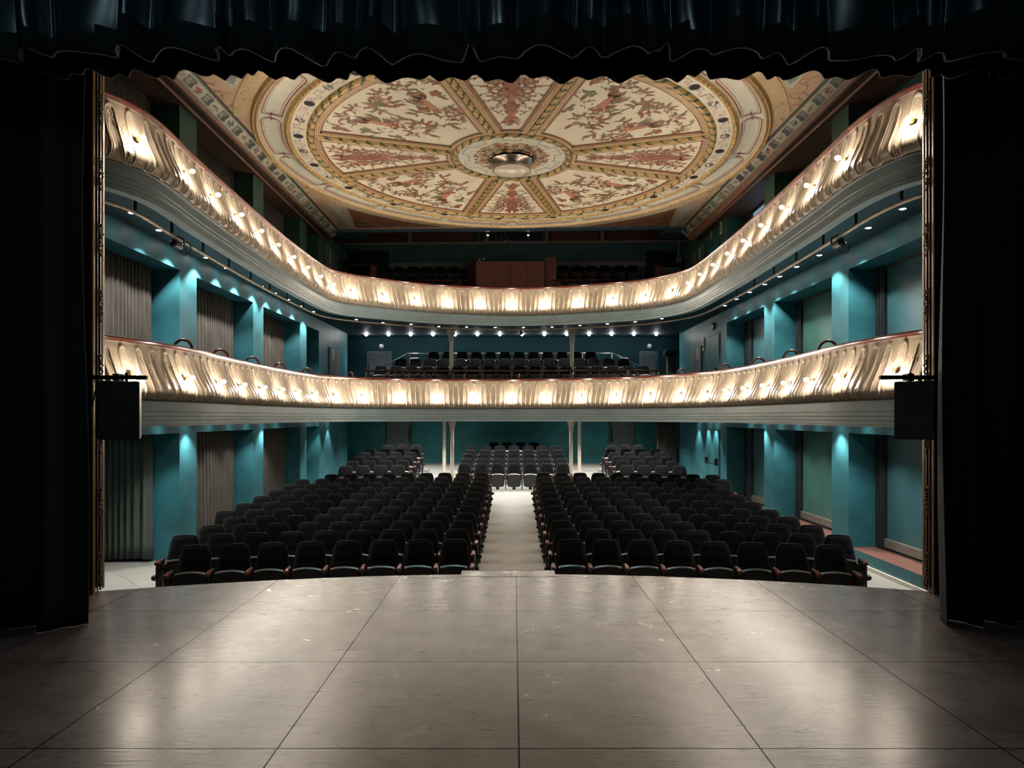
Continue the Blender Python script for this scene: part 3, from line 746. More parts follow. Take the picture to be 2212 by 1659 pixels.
# cornices along both side walls
prof = [(6.215, 5.87, 0), (6.20, 5.85, 0), (6.13, 5.905, 1), (6.115, 5.90, 0), (6.10, 5.925, 1), (6.08, 5.925, 0), (6.00, 6.01, 2), (5.985, 6.02, 3), (5.80, 6.165, 2), (5.77, 6.16, 4), (5.74, 6.20, 4)]
cl = {-1: [(7.4, 6.15), (11.27, 6.17), (22.36, 6.24)], 1: [(7.4, 6.19), (11.27, 6.2), (22.4, 5.99)]}
for sg in (-1, 1):
    mb = MB(); P = []; YS_ = [7.42, 11.27, 22.3]
    def cpt(y, x, z, sg=sg):
        w_ = np.interp(y, [q[0] for q in cl[sg]], [q[1] for q in cl[sg]]); return (sg*(x-6.2+w_), y, EYE+z)
    for y in YS_: P.append([cpt(y, x, z) for x, z, m in prof])
    mb.grid(P, mis=[[m for x, z, m in prof]]*3)
    n = len(prof); mb.f.append(tuple(range(2*n, 3*n))); mb.mi.append(0)
    co = mb.build('cornice_moulding', ['brown', 'ltgold', 'frieze', 'greyspan', 'dark'])
    tag(co, 'painted cornice with lattice frieze over the %s wall' % ('curtained' if sg < 0 else 'windowed'), 'cornice')
    p = Paint(); random.seed(44+sg)
    # frieze coordinates: x along the wall (y), y across the slope 0..1
    y = 9.3
    k = 0
    while y < 22.1:
        p.poly([(y-.17, .18), (y-.12, .12), (y+.12, .12), (y+.17, .18), (y+.14, .5), (y+.17, .82), (y+.12, .88), (y-.12, .88), (y-.17, .82), (y-.14, .5)], 'dark')
        for q in range(-3, 4):
            p.stroke([(y+q*.05-.05, .18), (y+q*.05+.05, .82)], .012, 'bandwhite') if abs(q) < 3 else None
            p.stroke([(y+q*.05+.05, .18), (y+q*.05-.05, .82)], .012, 'bandwhite') if abs(q) < 3 else None
        cm = (('rust', 'redline'), ('ochre', 'straw'), ('blue', 'dark'), ('ochre', 'brown'))[k % 4]
        for q in range(9): p.flower((y+.35+random.uniform(-.09, .09), .5+random.uniform(-.3, .3)), .055, random.choice(cm), random.choice(('ochre', 'dark')), 5, random.random())
        for q in range(8): p.leaf((y+.35, .5), random.uniform(0, 6.28), .16, .06, random.choice(('leafgreen', 'dark')), .5, 2)
        y += .70; k += 1
    for (v, m) in ((.03, 'dark'), (.97, 'dark'), (.06, 'ltgold')): p.stroke([(t, v) for t in np.arange(7.5, 22.3, .5)], .016, m)
    mb = MB(); apply_paint(p, lambda a, t, l: cpt(a, 5.985+(5.80-5.985)*t-.5*l, 6.02+(6.165-6.02)*t-.8*l-.002), mb); mb.build('frieze_painting', PAL, co)

# hanging lamp in the hub
t = thing('ceiling_lamp', 'large round opal lamp with nickel rim hanging in the ceiling rose', 'ceiling lamp', (XC, D0, ZC-.32))
mb = MB(); mb.lathe([(.44, .0), (.47, -.008), (.47, .06), (.54, .19), (.55, .205), (.50, .215), (.44, .08)], (XC, D0, ZC-.32), 48, cap=False); mb.build('rim', 'chrome', t, smooth=True, angle=40)
mb = MB(); mb.lathe([(.001, -.05), (.2, -.045), (.35, -.025), (.44, .005)], (XC, D0, ZC-.32), 48, cap=False); mb.build('glass_bowl', 'glass', t, smooth=True)
mb = MB(); mb.lathe([(.42, .30), (.42, .62), (.02, .63)], (XC, D0, ZC-.32), 32, cap=False); mb.build('drum', 'hole', t)
for k in range(3):
    mb = MB(); a = k*2*pi/3+.5; mb.tube([(XC+.5*cos(a), D0+.5*sin(a), ZC-.12), (XC+.45*cos(a), D0+.45*sin(a), ZC+.2)], .012, 6)
    mb.build('hanger', 'blackmetal', t)
mb = MB(); mb.lathe([(.50, -.01), (.50, .4), (.001, .4)], (XC, D0, ZC), 40, cap=False); mb.build('recess', 'hole', rose)

# ------------------------------------------------------------------ downlights
def downlight_proto(lens, name):
    t = thing(name, 'x', 'downlight', (0, 0, 0))
    mb = MB(); mb.lathe([(.045, -.004), (.058, -.008), (.066, -.002), (.066, .0)], (0, 0, 0), 16, cap=False); mb.build('trim_ring', 'steel', t, smooth=True)
    mb = MB(); mb.lathe([(.001, -.012), (.03, -.010), (.045, -.004)] if lens != 'backlens' else [(.001, -.055), (.032, -.045), (.05, -.02), (.056, -.004)], (0, 0, 0), 12, cap=False); mb.build('lens', lens, t, smooth=True)
    return t
class DL:
    protos = {}
def downlight(lens, name, loc, label, group, watts=0, angle=80, blend=.6, tilt=(0, 0), color=COOL):
    key = (lens, name)
    if key not in DL.protos:
        o = downlight_proto(lens, name); o.location = loc; o['label'] = label; o['group'] = group; DL.protos[key] = o
    else: o = copy_tree(DL.protos[key], loc, 0, label, group)
    if watts: DLL.append((loc, watts, angle, blend, tilt, color, o))
    return o
DLL = []
ZM = EYE+3.15                    # gallery ceiling
midL = [(-5.90, 10.3), (-5.99, 11.26), (-6.03, 12.16), (-6.08, 13.19), (-6.08, 14.13), (-6.08, 15.07), (-6.08, 16.09), (-6.08, 16.99), (-6.06, 17.93), (-6.06, 18.98), (-6.0, 19.98)]
midR = [(5.90, 10.1), (5.92, 11.12), (5.97, 12.03), (5.97, 13.0), (5.95, 14.0), (5.98, 14.97), (5.98, 15.86), (5.98, 16.86), (5.98, 17.86), (6.0, 18.9)]
arc = [(-5.09, 21.6), (-4.36, 22.3), (-3.48, 22.7), (-2.6, 23.25), (-1.64, 23.4), (-.64, 23.5), (.36, 23.5), (1.36, 23.4), (2.3, 23.0), (3.18, 22.6), (4.04, 22.1), (4.77, 21.4)]
for k, (x, y) in enumerate(midL): downlight('spotlens', 'recessed_downlight', (x, y, ZM), 'lit downlight in the slate gallery ceiling by the curtained wall, %s from the stage' % ordinal(k+1), 'gallery ceiling downlights', SPOT_MID, 105, .5)
for k, (x, y) in enumerate(midR): downlight('spotlens', 'recessed_downlight', (x, y, ZM), 'lit downlight in the slate gallery ceiling by the windowed wall, %s from the stage' % ordinal(k+1), 'gallery ceiling downlights', SPOT_MID, 105, .5)
for k, (x, y) in enumerate(arc): downlight('spotlens', 'recessed_downlight', (x, y, ZM), 'small lit downlight in the rear gallery arc, %s from the curtained wall' % ordinal(k+1), 'gallery arc downlights', SPOT_BACK*.5)
for k in range(14):
    x = -5.62+k*.85; downlight('backlens', 'bright_downlight', (x, 25.4-.012*x, ZM-.02), 'dazzling downlight in the row before the gallery back wall, %s from the curtained wall' % ordinal(k+1), 'dazzling downlights of the rear gallery', 20, 100)
ZL = 2.62
for sg, nm in ((-1, 'curtained'), (1, 'windowed')):
    for k in range(9):
        y = 9.9+k*.97
        downlight('spotlens', 'recessed_downlight', (sg*6.10, y, ZL), 'downlight under the lower balcony along the %s wall, %s from the stage' % (nm, ordinal(k+1)), 'downlights under the lower balcony', SPOT_LOW, 100, .8)
    for k, y in enumerate((20.6, 21.4, 22.6)):
        downlight('spotlens', 'recessed_downlight', (sg*6.08, y, ZL), 'downlight under the lower balcony near the rear %s wall, %s from the stage side' % (nm, ordinal(k+1)), 'downlights under the lower balcony', SPOT_LOW*.8)
for j, y in enumerate((20.2, 22.4, 24.6)):
    for k in range(7):
        downlight('spotlens', 'recessed_downlight', (-4.5+k*1.5, y, ZL), 'downlight over the rear stalls, row %s from the stage, %s from the curtained wall' % (('nearest', 'second', 'farthest')[j], ordinal(k+1)), 'downlights over the rear stalls', SPOT_BACK*1.35, 130)
# dark and lensed downlights in the key pattern ring
def rose_light(dark, loc, label):
    key = 'ceiling_spot_dark' if dark else 'ceiling_spot_lens'
    if key not in DL.protos:
        t = thing('ceiling_downlight', label, 'downlight', loc, 0, 'downlights in the ceiling rose')
        b = MB(); b.lathe([(.082, -.002), (.092, -.012), (.105, -.008), (.107, .002)], loc, 24, cap=False); b.build('trim_ring', 'blackmetal' if dark else 'chrome', t, smooth=True)
        b = MB()
        if dark: b.lathe([(.082, -.012), (.001, -.012)], loc, 24, cap=False)
        else: b.lathe([(.082, -.003), (.06, -.03), (.001, -.038)], loc, 24, cap=False)
        b.build('lens', 'hole' if dark else 'lens', t, smooth=not dark)
        DL.protos[key] = t
    else: copy_tree(DL.protos[key], loc, 0, label, 'downlights in the ceiling rose')
n = 0
for k in range(36):
    a = radians(-90+5+10*k); x, y = 4.85*cos(a), 4.85*sin(a)
    if (EYE+6.17-EYE)*F/(D0+y) > 745: continue          # these sit behind the stage valance
    n += 1
    rose_light(k % 2 == 0, (XC+x, D0+y, ZC-.006), '%s round spot in the ceiling key-pattern ring, %s anticlockwise from the stage' % ('dark' if k % 2 == 0 else 'pale lensed', ordinal(n)))

# ------------------------------------------------------------------ balconies
UP = np.array([(-5.75, 7.5), (-5.35, 7.85), (-5.0, 8.25), (-4.83, 8.75), (-4.85, 9.48), (-4.92, 10.3), (-5.05, 13.5), (-5.08, 15.6), (-5.03, 17.5), (-4.83, 18.3), (-4.15, 19.0), (-2.65, 20.02), (-1.08, 20.5), (0, 20.65), (1.43, 20.44), (3.38, 19.65), (4.19, 19.0), (4.70, 18.1), (4.84, 17.2), (4.86, 15.5), (4.84, 13.5), (4.72, 10.3), (4.66, 8.9), (4.82, 8.05), (5.15, 7.75), (5.6, 7.5)])
LO = np.array([(-5.85, 7.5), (-5.62, 7.9), (-5.33, 8.64), (-5.08, 9.7), (-5.05, 10.7), (-5.15, 12.3), (-5.17, 14.8), (-5.05, 16.5), (-4.72, 17.5), (-4.1, 18.2), (-2.4, 18.75), (0, 18.95), (2.19, 18.25), (3.6, 17.3), (4.35, 16.3), (4.75, 15.2), (4.9, 14.05), (4.93, 11.74), (4.83, 9.5), (5.0, 8.2), (5.3, 7.8), (5.6, 7.5)])
PROF = [(0.0, 0.0), (.015, -.06), (.03, -.14), (.055, -.24), (.095, -.36), (.15, -.48), (.20, -.58), (.232, -.66), (.236, -.72), (.21, -.78), (.15, -.825), (.10, -.845)]
def prof_fn(nv, h):
    P = np.array(PROF); L = np.r_[0, np.cumsum(np.linalg.norm(np.diff(P, axis=0), axis=1))]
    t = np.linspace(0, L[-1], nv); o = np.interp(t, L, P[:, 0]); z = np.interp(t, L, P[:, 1])*h/.845
    for _ in range(3):
        o[1:-1] = (o[:-2]+2*o[1:-1]+o[2:])/4; z[1:-1] = (z[:-2]+2*z[1:-1]+z[2:])/4
    return o, z
def relief(u, v, lampk):
    """height of the plaster ornament; u in [-.5,.5] over one motif, v in [0,1] from rail to foot, both arrays"""
    g = lambda x, s: np.exp(-(x/s)**2)
    au = np.abs(u); h = np.zeros_like(u*v)
    a = .235+.02*np.sin((v-.3)*8)+.17*np.clip((v-.70)/.25, 0, 1)**1.5
    body = ((v > .25) & (v < .95)).astype(float)
    h += 1.0*g(au-a, .034)*body*np.clip((.965-v)*14, 0, 1)
    h += .5*g(au-np.clip(a-.10, 0, 1), .020)*((v > .27) & (v < .90))*np.clip((.9-v)*10, 0, 1)
    rr = np.sqrt(u**2+((v-.25)*1.35)**2)                                              # arch head
    h += np.where(v <= .25, 1.0*g(rr-.235, .034)+.5*g(rr-.135, .020), 0)
    h += .4*g(au-.05-.10*np.clip((v-.27)/.12, 0, 1), .016)*((v > .25) & (v < .40))      # small inner fork
    for (du, dv, s, w_) in ((0, .085, .020, 1.), (.062, .112, .019, .9), (-.062, .112, .019, .9), (0, .125, .014, .7), (.03, .105, .012, .5), (-.03, .105, .012, .5)):
        h += w_*.9*np.exp(-((u-du)/(s*1.7))**2-((v-dv)/s)**2)
    ub = np.abs(au-.5)                                                                # between motifs
    for (du, dv, s, w_) in ((.20, .40, .030, 1.), (.20, .40, .014, -.5), (.12, .33, .017, .8), (.06, .36, .015, .7), (.15, .35, .014, .6), (.0, .39, .022, .9), (.07, .43, .02, .8), (.02, .46, .018, .7), (.055, .49, .015, .6), (.0, .53, .014, .6)):
        h += w_*.8*np.exp(-((ub-du)/(s*1.8))**2-((v-dv)/s)**2)
    h += .7*g(ub-.03-.05*np.clip((v-.78)/.14, 0, 1), .020)*((v > .74) & (v < .92))      # leaf at the foot
    h += .8*np.exp(-(ub/.06)**2-((v-.915)/.018)**2)+.6*np.exp(-((ub-.07)/.04)**2-((v-.90)/.015)**2)
    h += .9*g(v-.985, .012)+.5*g(v-.012, .012)
    return np.minimum(h, 1.15)
def balcony(name, label, pts, zr, h, fas, zdeck, zsoff, nl, first_d, tag_, mats_soffit):
    A, s = spline(pts, 0.0085); N = normals(A)
    ic = int(np.argmin(np.abs(A[:, 0]+.05)+10*(A[:, 1] < 16)))
    iL = int(np.argmin(np.abs(A[:, 1]-first_d[0])+10*(A[:, 0] > 0))); iR = int(np.argmin(np.abs(A[:, 1]-first_d[1])+10*(A[:, 0] < 0)))
    dl = (s[ic]-s[iL])/nl; dr = (s[iR]-s[ic])/nl
    print(name, 'lamp spacing', dl, dr, 'length', s[-1])
    t = thing(name, label, 'balcony', (0, 15, zr-h))
    nv = 76; o, z = prof_fn(nv, h)
    ph = np.where(np.arange(len(s)) < ic, (s-s[ic])/dl*4, (s-s[ic])/dr*4)
    u = (ph+.5) % 1.0-.5
    v = np.linspace(0, 1, nv)
    H = relief(u[:, None], v[None, :], None)*.019
    # profile normal
    do, dz = np.gradient(o), np.gradient(z); ln = np.hypot(do, dz); no, nz = -dz/ln, do/ln
    O = o[None, :]+H*no[None, :]; Z = zr+z[None, :]+H*nz[None, :]
    P = np.zeros((len(s), nv, 3))
    P[..., 0] = A[:, 0, None]+N[:, 0, None]*O; P[..., 1] = A[:, 1, None]+N[:, 1, None]*O; P[..., 2] = Z
    mb = MB(); mb.grid(P); mb.build('parapet', 'gold', t, smooth=True)
    B = A[::6]; NB = N[::6]
    def sweep(prof, nm, m, smooth=False, closed=True):
        P = np.zeros((len(B), len(prof), 3))
        for j, (oo, zz) in enumerate(prof): P[:, j, 0] = B[:, 0]+NB[:, 0]*oo; P[:, j, 1] = B[:, 1]+NB[:, 1]*oo; P[:, j, 2] = zz
        b = MB(); b.grid(P, closed_v=closed); return b.build(nm, m, t, smooth=smooth, angle=35 if smooth else None)
    rt = zr
    sweep([(-.16, rt+.005), (-.17, rt+.035), (-.12, rt+.05), (-.02, rt+.048), (.02, rt+.052), (.045, rt+.04), (.05, rt+.02), (.035, rt), (.03, rt-.015), (-.12, rt-.015)], 'handrail', 'rail', True)
    zb = zr-h
    ft, fb = zb+.015, fas
    hh = ft-fb
    sweep([(.17, ft), (.125, ft-.01), (.125, ft-.42*hh), (.112, ft-.44*hh), (.112, ft-.60*hh), (.098, ft-.62*hh), (.098, ft-.76*hh), (.085, ft-.78*hh), (.085, fb+.03), (.10, fb+.02), (.10, fb), (-.05, fb), (-.05, ft)], 'fascia', 'grey')
    # inner face and deck
    sweep([(-.14, zr), (-.14, zdeck), (-.02, zdeck), (-.02, zr)], 'inner_panel', 'tealdark')
    poly = [(x, y) for x, y in (B-NB*.03)]; poly = [(-6.9, poly[0][1])]+poly+[(6.9, poly[-1][1]), (6.9, 26.5), (-6.9, 26.5)]
    b = MB(); b.prism(poly, zdeck-.1, zdeck); b.build('deck', 'tealdark', t)
    b = MB(); b.prism(poly, zsoff, zsoff+.06); b.build('soffit', mats_soffit, t)
    return t, A, s, N, ic, dl, dr, o, z
bu = balcony('upper_balcony', 'upper horseshoe balcony with gilded relief front and red rail', UP, EYE+3.95, .85, EYE+2.80, 6.0, ZM, 15, (8.47, 8.0), 'upper', 'tealceil')
bl = balcony('lower_balcony', 'lower horseshoe balcony with gilded relief front and red hooped rail', LO, EYE+1.02, .81, EYE-.135, 3.05, ZL, 13, (8.9, 8.4), 'lower', 'tealceil')

# bulbs on the balcony fronts
def bulb_proto(loc, rz, label, group):
    t = thing('balcony_lamp', label, 'lamp', loc, rz, group); sub(t)
    b = MB(); b.lathe([(.030, -.012), (.034, .0), (.022, .012), (.016, .030), (.021, .035)], (0, 0, 0), 14, axis='y'); b.tube([(0, -.07, .004), (0, -.01, 0)], .011, 6); b.build('socket', 'brass', t, smooth=True, angle=40)
    b = MB(); b.lathe([(.001, .115), (.018, .109), (.030, .090), (.031, .072), (.018, .045), (.014, .031)], (0, 0, 0), 12, axis='y', cap=False); b.build('bulb', 'bulb', t, smooth=True)
    return t
proto = None
for (B_, nl, nm, dz) in ((bu, 15, 'upper', .45), (bl, 13, 'lower', .44)):
    t, A, s, N, ic, dl, dr, o, z = B_
    zr = (EYE+3.95) if nm == 'upper' else (EYE+1.02)
    oo = float(np.interp(dz, -z, o))+.06
    for k in range(-nl, nl+1):
        sk = s[ic]+k*(dl if k < 0 else dr); i = min(len(s)-1, int(np.searchsorted(s, sk)))
        x, y = A[i]+N[i]*oo; rz = atan2(N[i][1], N[i][0])-pi/2
        lab = 'lit bulb on the gilded front of the %s balcony, %s from the curtained side' % (nm, ordinal(k+nl+1)); grp = 'bulbs on the %s balcony front' % nm
        if proto is None: proto = bulb_proto((x, y, zr-dz), rz, lab, grp)
        else: copy_tree(proto, (x, y, zr-dz), rz, lab, grp)
# hoops and book rests on the lower rail
t, A, s, N, ic, dl, dr, o, z = bl; zr = EYE+1.02+.05
for k, sk in enumerate(np.arange(s[ic]-12.2, s[ic]+12.4, 1.55)):
    i = int(np.searchsorted(s, sk)); p0 = A[i]-N[i]*.15
    pts = [(p0[0]+N[i][0]*.15*cos(a), p0[1]+N[i][1]*.15*cos(a), zr-.03+.17*sin(a)) for a in np.linspace(0, pi, 13)]
    b = MB(); b.tube(pts, .022, 8); b.build('rail_hoop', 'rail', t, smooth=True)
    for dd in (.45, .85):
        i2 = min(len(s)-1, int(np.searchsorted(s, sk+dd))); q = A[i2]-N[i2]*.09; T2 = np.array([-N[i2][1], N[i2][0]])
        c = [q+T2*a_+N[i2]*b_ for a_, b_ in ((-.13, -.08), (.13, -.08), (.13, .05), (-.13, .05))]
        b = MB(); b.prism(c, zr-.005, zr+.018); b.build('book_rest', 'rail', t)

# curved lighting pipe under the upper balcony
t, A, s, N, ic, dl, dr, o, z = bu
pt_ = thing('lighting_pipe', 'long curved lighting pipe hung below the upper balcony', 'pipe', (0, 15, 5.45))
Bc = A[::12]-N[::12]*.22
sel = (Bc[:, 1] > 7.6); Bc = Bc[sel]
b = MB(); b.tube(np.c_[Bc, np.full(len(Bc), 5.44)], .027, 8); b.build('tube', 'pipe', pt_, smooth=True)
for i in range(6, len(Bc)-3, 11):
    b = MB(); x, y = Bc[i]; b.box(x-.015, x+.015, y-.015, y+.015, 5.42, ZM); b.build('hanger', 'blackmetal', pt_)
def pipe_spot(i, label):
    x, y = Bc[i]; t = thing('stage_spotlight', label, 'spotlight', (x, y, 5.40))
    b = MB(); b.lathe([(.03, -.14), (.06, -.12), (.065, .06), (.045, .10), (.001, .11)], (x, y-.02, 5.34), 14, axis='y'); b.build('housing', 'blackmetal', t, smooth=True, angle=40)
    b = MB(); b.tube([(x-.09, y, 5.33), (x-.09, y, 5.44), (x, y, 5.48), (x+.09, y, 5.44), (x+.09, y, 5.33)], .012, 6); b.build('yoke', 'blackmetal', t)
    b = MB(); b.tube([(x+.1+.09*cos(a), y+.02, 5.30+.10*sin(a)) for a in np.linspace(0, 7, 30)], .007, 5); b.build('cable', 'blackmetal', t)
iL = int(np.argmin(np.abs(Bc[:, 1]-10.2)+10*(Bc[:, 0] > 0))); iR = int(np.argmin(np.abs(Bc[:, 1]-10.1)+10*(Bc[:, 0] < 0)))
pipe_spot(iL, 'black spotlight clamped to the curved pipe on the curtained side')
pipe_spot(iR, 'black spotlight with coiled cable on the curved pipe, windowed side')
pipe_spot(int(np.argmin(np.abs(Bc[:, 0]-.25)+10*(Bc[:, 1] < 15))), 'black spotlight at the middle of the curved lighting pipe')

# ------------------------------------------------------------------ drapes, windows, doors
def drape(name, label, cat, x, y0, y1, z0, z1, m, along='y', amp=.045, pitch=.15, seed=0, group=None):
    rnd = random.Random(seed); n = int((y1-y0)/.012); us = np.linspace(y0, y1, n)
    ph = rnd.random()*6; f = np.cumsum(1+.35*np.sin(us*2.1+ph)+.25*np.sin(us*5.3+ph*2))*(us[1]-us[0])
    base = np.sin(2*pi*f/pitch+ph)+.3*np.sin(4*pi*f/pitch)
    zs = np.linspace(z1, z0, 9); P = np.zeros((n, 9, 3))
    for j, zz in enumerate(zs):
        t = j/8; o = amp*(.55+.45*t)*base+.02*t*np.sin(us*3+ph)
        if along == 'y': P[:, j] = np.c_[x+o, us, np.full(n, zz+(.015*np.sin(us*4+ph) if j == 8 else 0))]
        else: P[:, j] = np.c_[us, x+o, np.full(n, zz+(.015*np.sin(us*4+ph) if j == 8 else 0))]
    b = MB(); b.grid(P); o = b.build(name, m, smooth=True)
    sm = o.modifiers.new('thick', 'SOLIDIFY'); sm.thickness = .006
    return tag(o, label, cat, group)
lev = [('stalls', .08, Z_LOWTOP+.02, 'drapegreen'), ('gallery', Z_MIDFL+.03, Z_MIDTOP+.02, 'drape'), ('upper gallery', Z_UPFL+.03, Z_UPTOP+.02, 'drape')]
bays = [('nearest the stage', 9.6, 12.4), ('in the middle bay', 13.28, 16.1), ('in the rear bay', 16.82, 19.64)]
for li, (ln, z0, z1, m) in enumerate(lev):
    for bi, (bn, y0, y1) in enumerate(bays):
        if li == 0 and bi == 0:
            drape('window_curtain', 'sage pleated curtain across the stalls entrance nearest the stage', 'curtain', 12.46, -8.45, -6.76, .05, Z_LOWTOP+.02, m, 'x', .05, .17, 77, 'curtains of the recessed bays'); continue
        drape('window_curtain', 'pleated curtain in the %s wall recess %s' % (ln, bn), 'curtain', -6.76, y0, y1-.0, z0, z1, m if not (li == 0 and bi) else 'drape', seed=li*3+bi, group='curtains of the recessed bays')
drape('door_curtain', 'narrow dark curtain at the rear window-side corner of the gallery', 'curtain', 25.5, 5.85, 6.2, 3.05, 5.1, 'drape', 'x', .03, .09, 31)
drape('door_curtain', 'narrow brown curtain at the rear window-side corner of the stalls', 'curtain', 25.6, 5.5, 6.25, .8, 2.6, 'drape', 'x', .03, .09, 32)
t = thing('curtain_rail', 'black curtain pelmet box in the rear gallery corner', 'curtain rail', (5.9, 25.4, 5.1))
b = MB(); b.bbox(5.75, 6.32, 25.3, 25.62, 5.08, 5.24, .01); b.build('box', 'blackmetal', t)
wn = 0
for li, (z0, z1) in enumerate(((.272, Z_LOWTOP), (Z_MIDFL, Z_MIDTOP), (Z_UPFL, Z_UPTOP))):
    for bi, (y0, y1) in enumerate(((9.63, 12.53), (13.19, 16.09), (16.74, 19.68))):
        wn += 1
        b = MB(); x0, x1 = 6.80, 6.90
        b.box(x0, x1, y1-.30 if bi != 2 else y1-.62, y1-.004, z0, z1); b.box(x0+.03, x1, y0+.004, y0+.1, z0, z1); b.box(x0+.03, x1, y0+.1, y1-.3, z1-.06, z1); b.box(x0, x1, y0+.1, y1-.3, z0, z0+.03)
        for q in (.12, .22): b.box(x0-.015, x0+.01, y1-q-.03, y1-q, z0, z1)
        fr = struct(b.build('window_%d' % wn, 'frame'), 'tall dark framed window %s' % ('of the stalls', 'of the gallery', 'of the upper gallery')[li])
        b = MB(); b.box(6.86, 6.875, y0+.1, y1-.30 if bi != 2 else y1-.62, z0+.03, z1-.06); b.build('pane', ('blindblue' if bi != 1 else 'blind') if not (li == 2 and bi == 2) else 'daypane', fr)
        b = MB(); b.bbox(6.80, 6.86, y0+.1, y1-.3 if bi != 2 else y1-.62, z0+.05, z0+.22, .01); b.build('bottom_rail', 'winrail', fr)

dn = 0
def door(x0, x1, y, z0, z1, label, m='doorgrey', handle=True):
    global dn; dn += 1
    b = MB(); b.bbox(x0, x1, y-.05, y, z0, z1, .008); o = struct(b.build('door_%d' % dn, m), label)
    b = MB()
    for a_, c_ in ((x0-.05, x0), (x1, x1+.05)): b.box(a_, c_, y-.03, y, z0, z1+.05)
    b.box(x0, x1, y-.03, y, z1, z1+.05); b.build('door_frame', 'tealdark', o)
    if handle:
        hx = x1-.07 if handle == 'r' else x0+.03
        b = MB(); b.bbox(hx, hx+.06, y-.10, y-.05, z0+.85, z1-.35, .01); b.box(hx+.01, hx+.05, y-.11, y-.1, z0+1.35, z0+1.5); b.build('pull_handle', 'blackmetal', o)
    return o
door(-5.17, -4.19, YB-.005, .83, 2.6, 'grey stalls door at the curtained side of the back wall', handle='r')
door(3.94, 4.93, YB-.005, .83, 2.6, 'grey stalls door at the windowed side of the back wall', handle='l')
door(-5.74, -4.86, 26.34, 3.1, 5.25, 'grey gallery door at the curtained side', 'doordark', 'l')
door(5.02, 5.66, 26.34, 3.1, 5.25, 'grey gallery door at the windowed side', 'doordark', 'r')
# side wall doors with push bars, windowed side
def side_door(y0, y1, z0, z1, nm, label, bar=True):
    global dn; dn += 1
    b = MB(); b.bbox(WX-.035, WX-.002, y0, y1, z0, z1, .006); o = struct(b.build('door_%d' % dn, 'teal'), label)
    b = MB()
    for a_, c_ in ((y0-.05, y0), (y1, y1+.05)): b.box(WX-.02, WX-.002, a_, c_, z0, z1+.05)
    b.box(WX-.02, WX-.002, y0, y1, z1, z1+.05); b.build('door_frame', 'tealdark', o)
    if bar:
        b = MB()
        for yy in (y0+.08, y1-.14): b.bbox(WX-.13, WX-.035, yy, yy+.07, z0+.92, z0+1.14, .012)
        b.tube([(WX-.12, y0+.1, z0+.98), (WX-.12, y1-.1, z0+.98)], .016, 8); b.build('push_bar', 'blackmetal', o)
side_door(20.35, 21.6, .3, 2.28, 'stalls', 'teal emergency door with black push bar in the stalls wall')
side_door(20.35, 21.6, 3.08, 5.25, 'gallery', 'teal emergency door with black push bar in the gallery wall')
side_door(20.35, 21.6, 6.02, 8.1, 'upper', 'dark door in the upper gallery wall')
def cabinet(sg, y0, y1, z0, z1, label):
    t = thing('fire_hose_cabinet', label, 'fire cabinet', (sg*(WX-.05), (y0+y1)/2, z0), 0, 'fire hose cabinets')
    a, c = sorted((sg*(WX-.07), sg*(WX-.003)))
    b = MB(); b.bbox(a, c, y0, y1, z0, z1, .01); b.build('body', 'doorgrey', t)
    b = MB(); xx = sg*(WX-.074); e, f = sorted((xx, xx+sg*.006)); b.box(e, f, (y0+y1)/2-.01, (y0+y1)/2+.01, z0+.02, z1-.02); b.build('door_gap', 'blackmetal', t)
    b = MB(); yy = y0+(y1-y0)*.3
    for q in range(9): b.box(e, f, yy-.05, yy+.05, z0+.45+q*.05, z0+.485+q*.05)
    b.lathe([(.001, -.004), (.075, -.004), (.075, .004)], (xx, yy, z0+.36), 14, axis='x'); b.build('red_label', 'red', t)
    b = MB(); b.box(e, f, yy-.055, yy+.055, z0+.92, z0+1.3); b.build('pale_label', 'white', t)
cabinet(-1, 22.7, 24.0, 3.75, 5.1, 'grey fire hose cabinet on the curtained-side gallery wall')
cabinet(1, 22.2, 23.5, 3.75, 5.1, 'grey fire hose cabinet on the window-side gallery wall')
cabinet(-1, 22.3, 23.6, 7.05, 8.5, 'grey fire hose cabinet on the curtained-side upper wall')
cabinet(1, 21.9, 23.2, 7.05, 8.4, 'grey fire hose cabinet on the window-side upper wall')
def round_speaker(c, axis, label, r=.105):
    t = thing('wall_speaker', label, 'wall speaker', c); L = c
    b = MB(); b.lathe([(r, .0), (r, -.05), (r*.9, -.075), (r*.8, -.07)] if axis == 'y' else [(r, 0), (r, -.06), (r*.9, -.08), (r*.8, -.075)], c, 24, axis=axis, cap=False); b.build('casing', 'doorgrey', t, smooth=True, angle=40)
    b = MB(); b.lathe([(r*.82, -.072), (r*.4, -.085), (.001, -.088)], c, 24, axis=axis, cap=False); b.build('grille', 'steel', t, smooth=True)
round_speaker((-5.2, 26.34, 5.5), 'y', 'round white speaker above the curtained-side gallery door')
round_speaker((5.37, 26.34, 5.5), 'y', 'round white speaker above the window-side gallery door')
round_speaker((WX-.002, 20.9, 5.55), 'x', 'round white speaker over the emergency door on the gallery wall', .12)
round_speaker((WX-.002, 21.0, 8.42), 'x', 'round white speaker over the door on the upper gallery wall', .14)
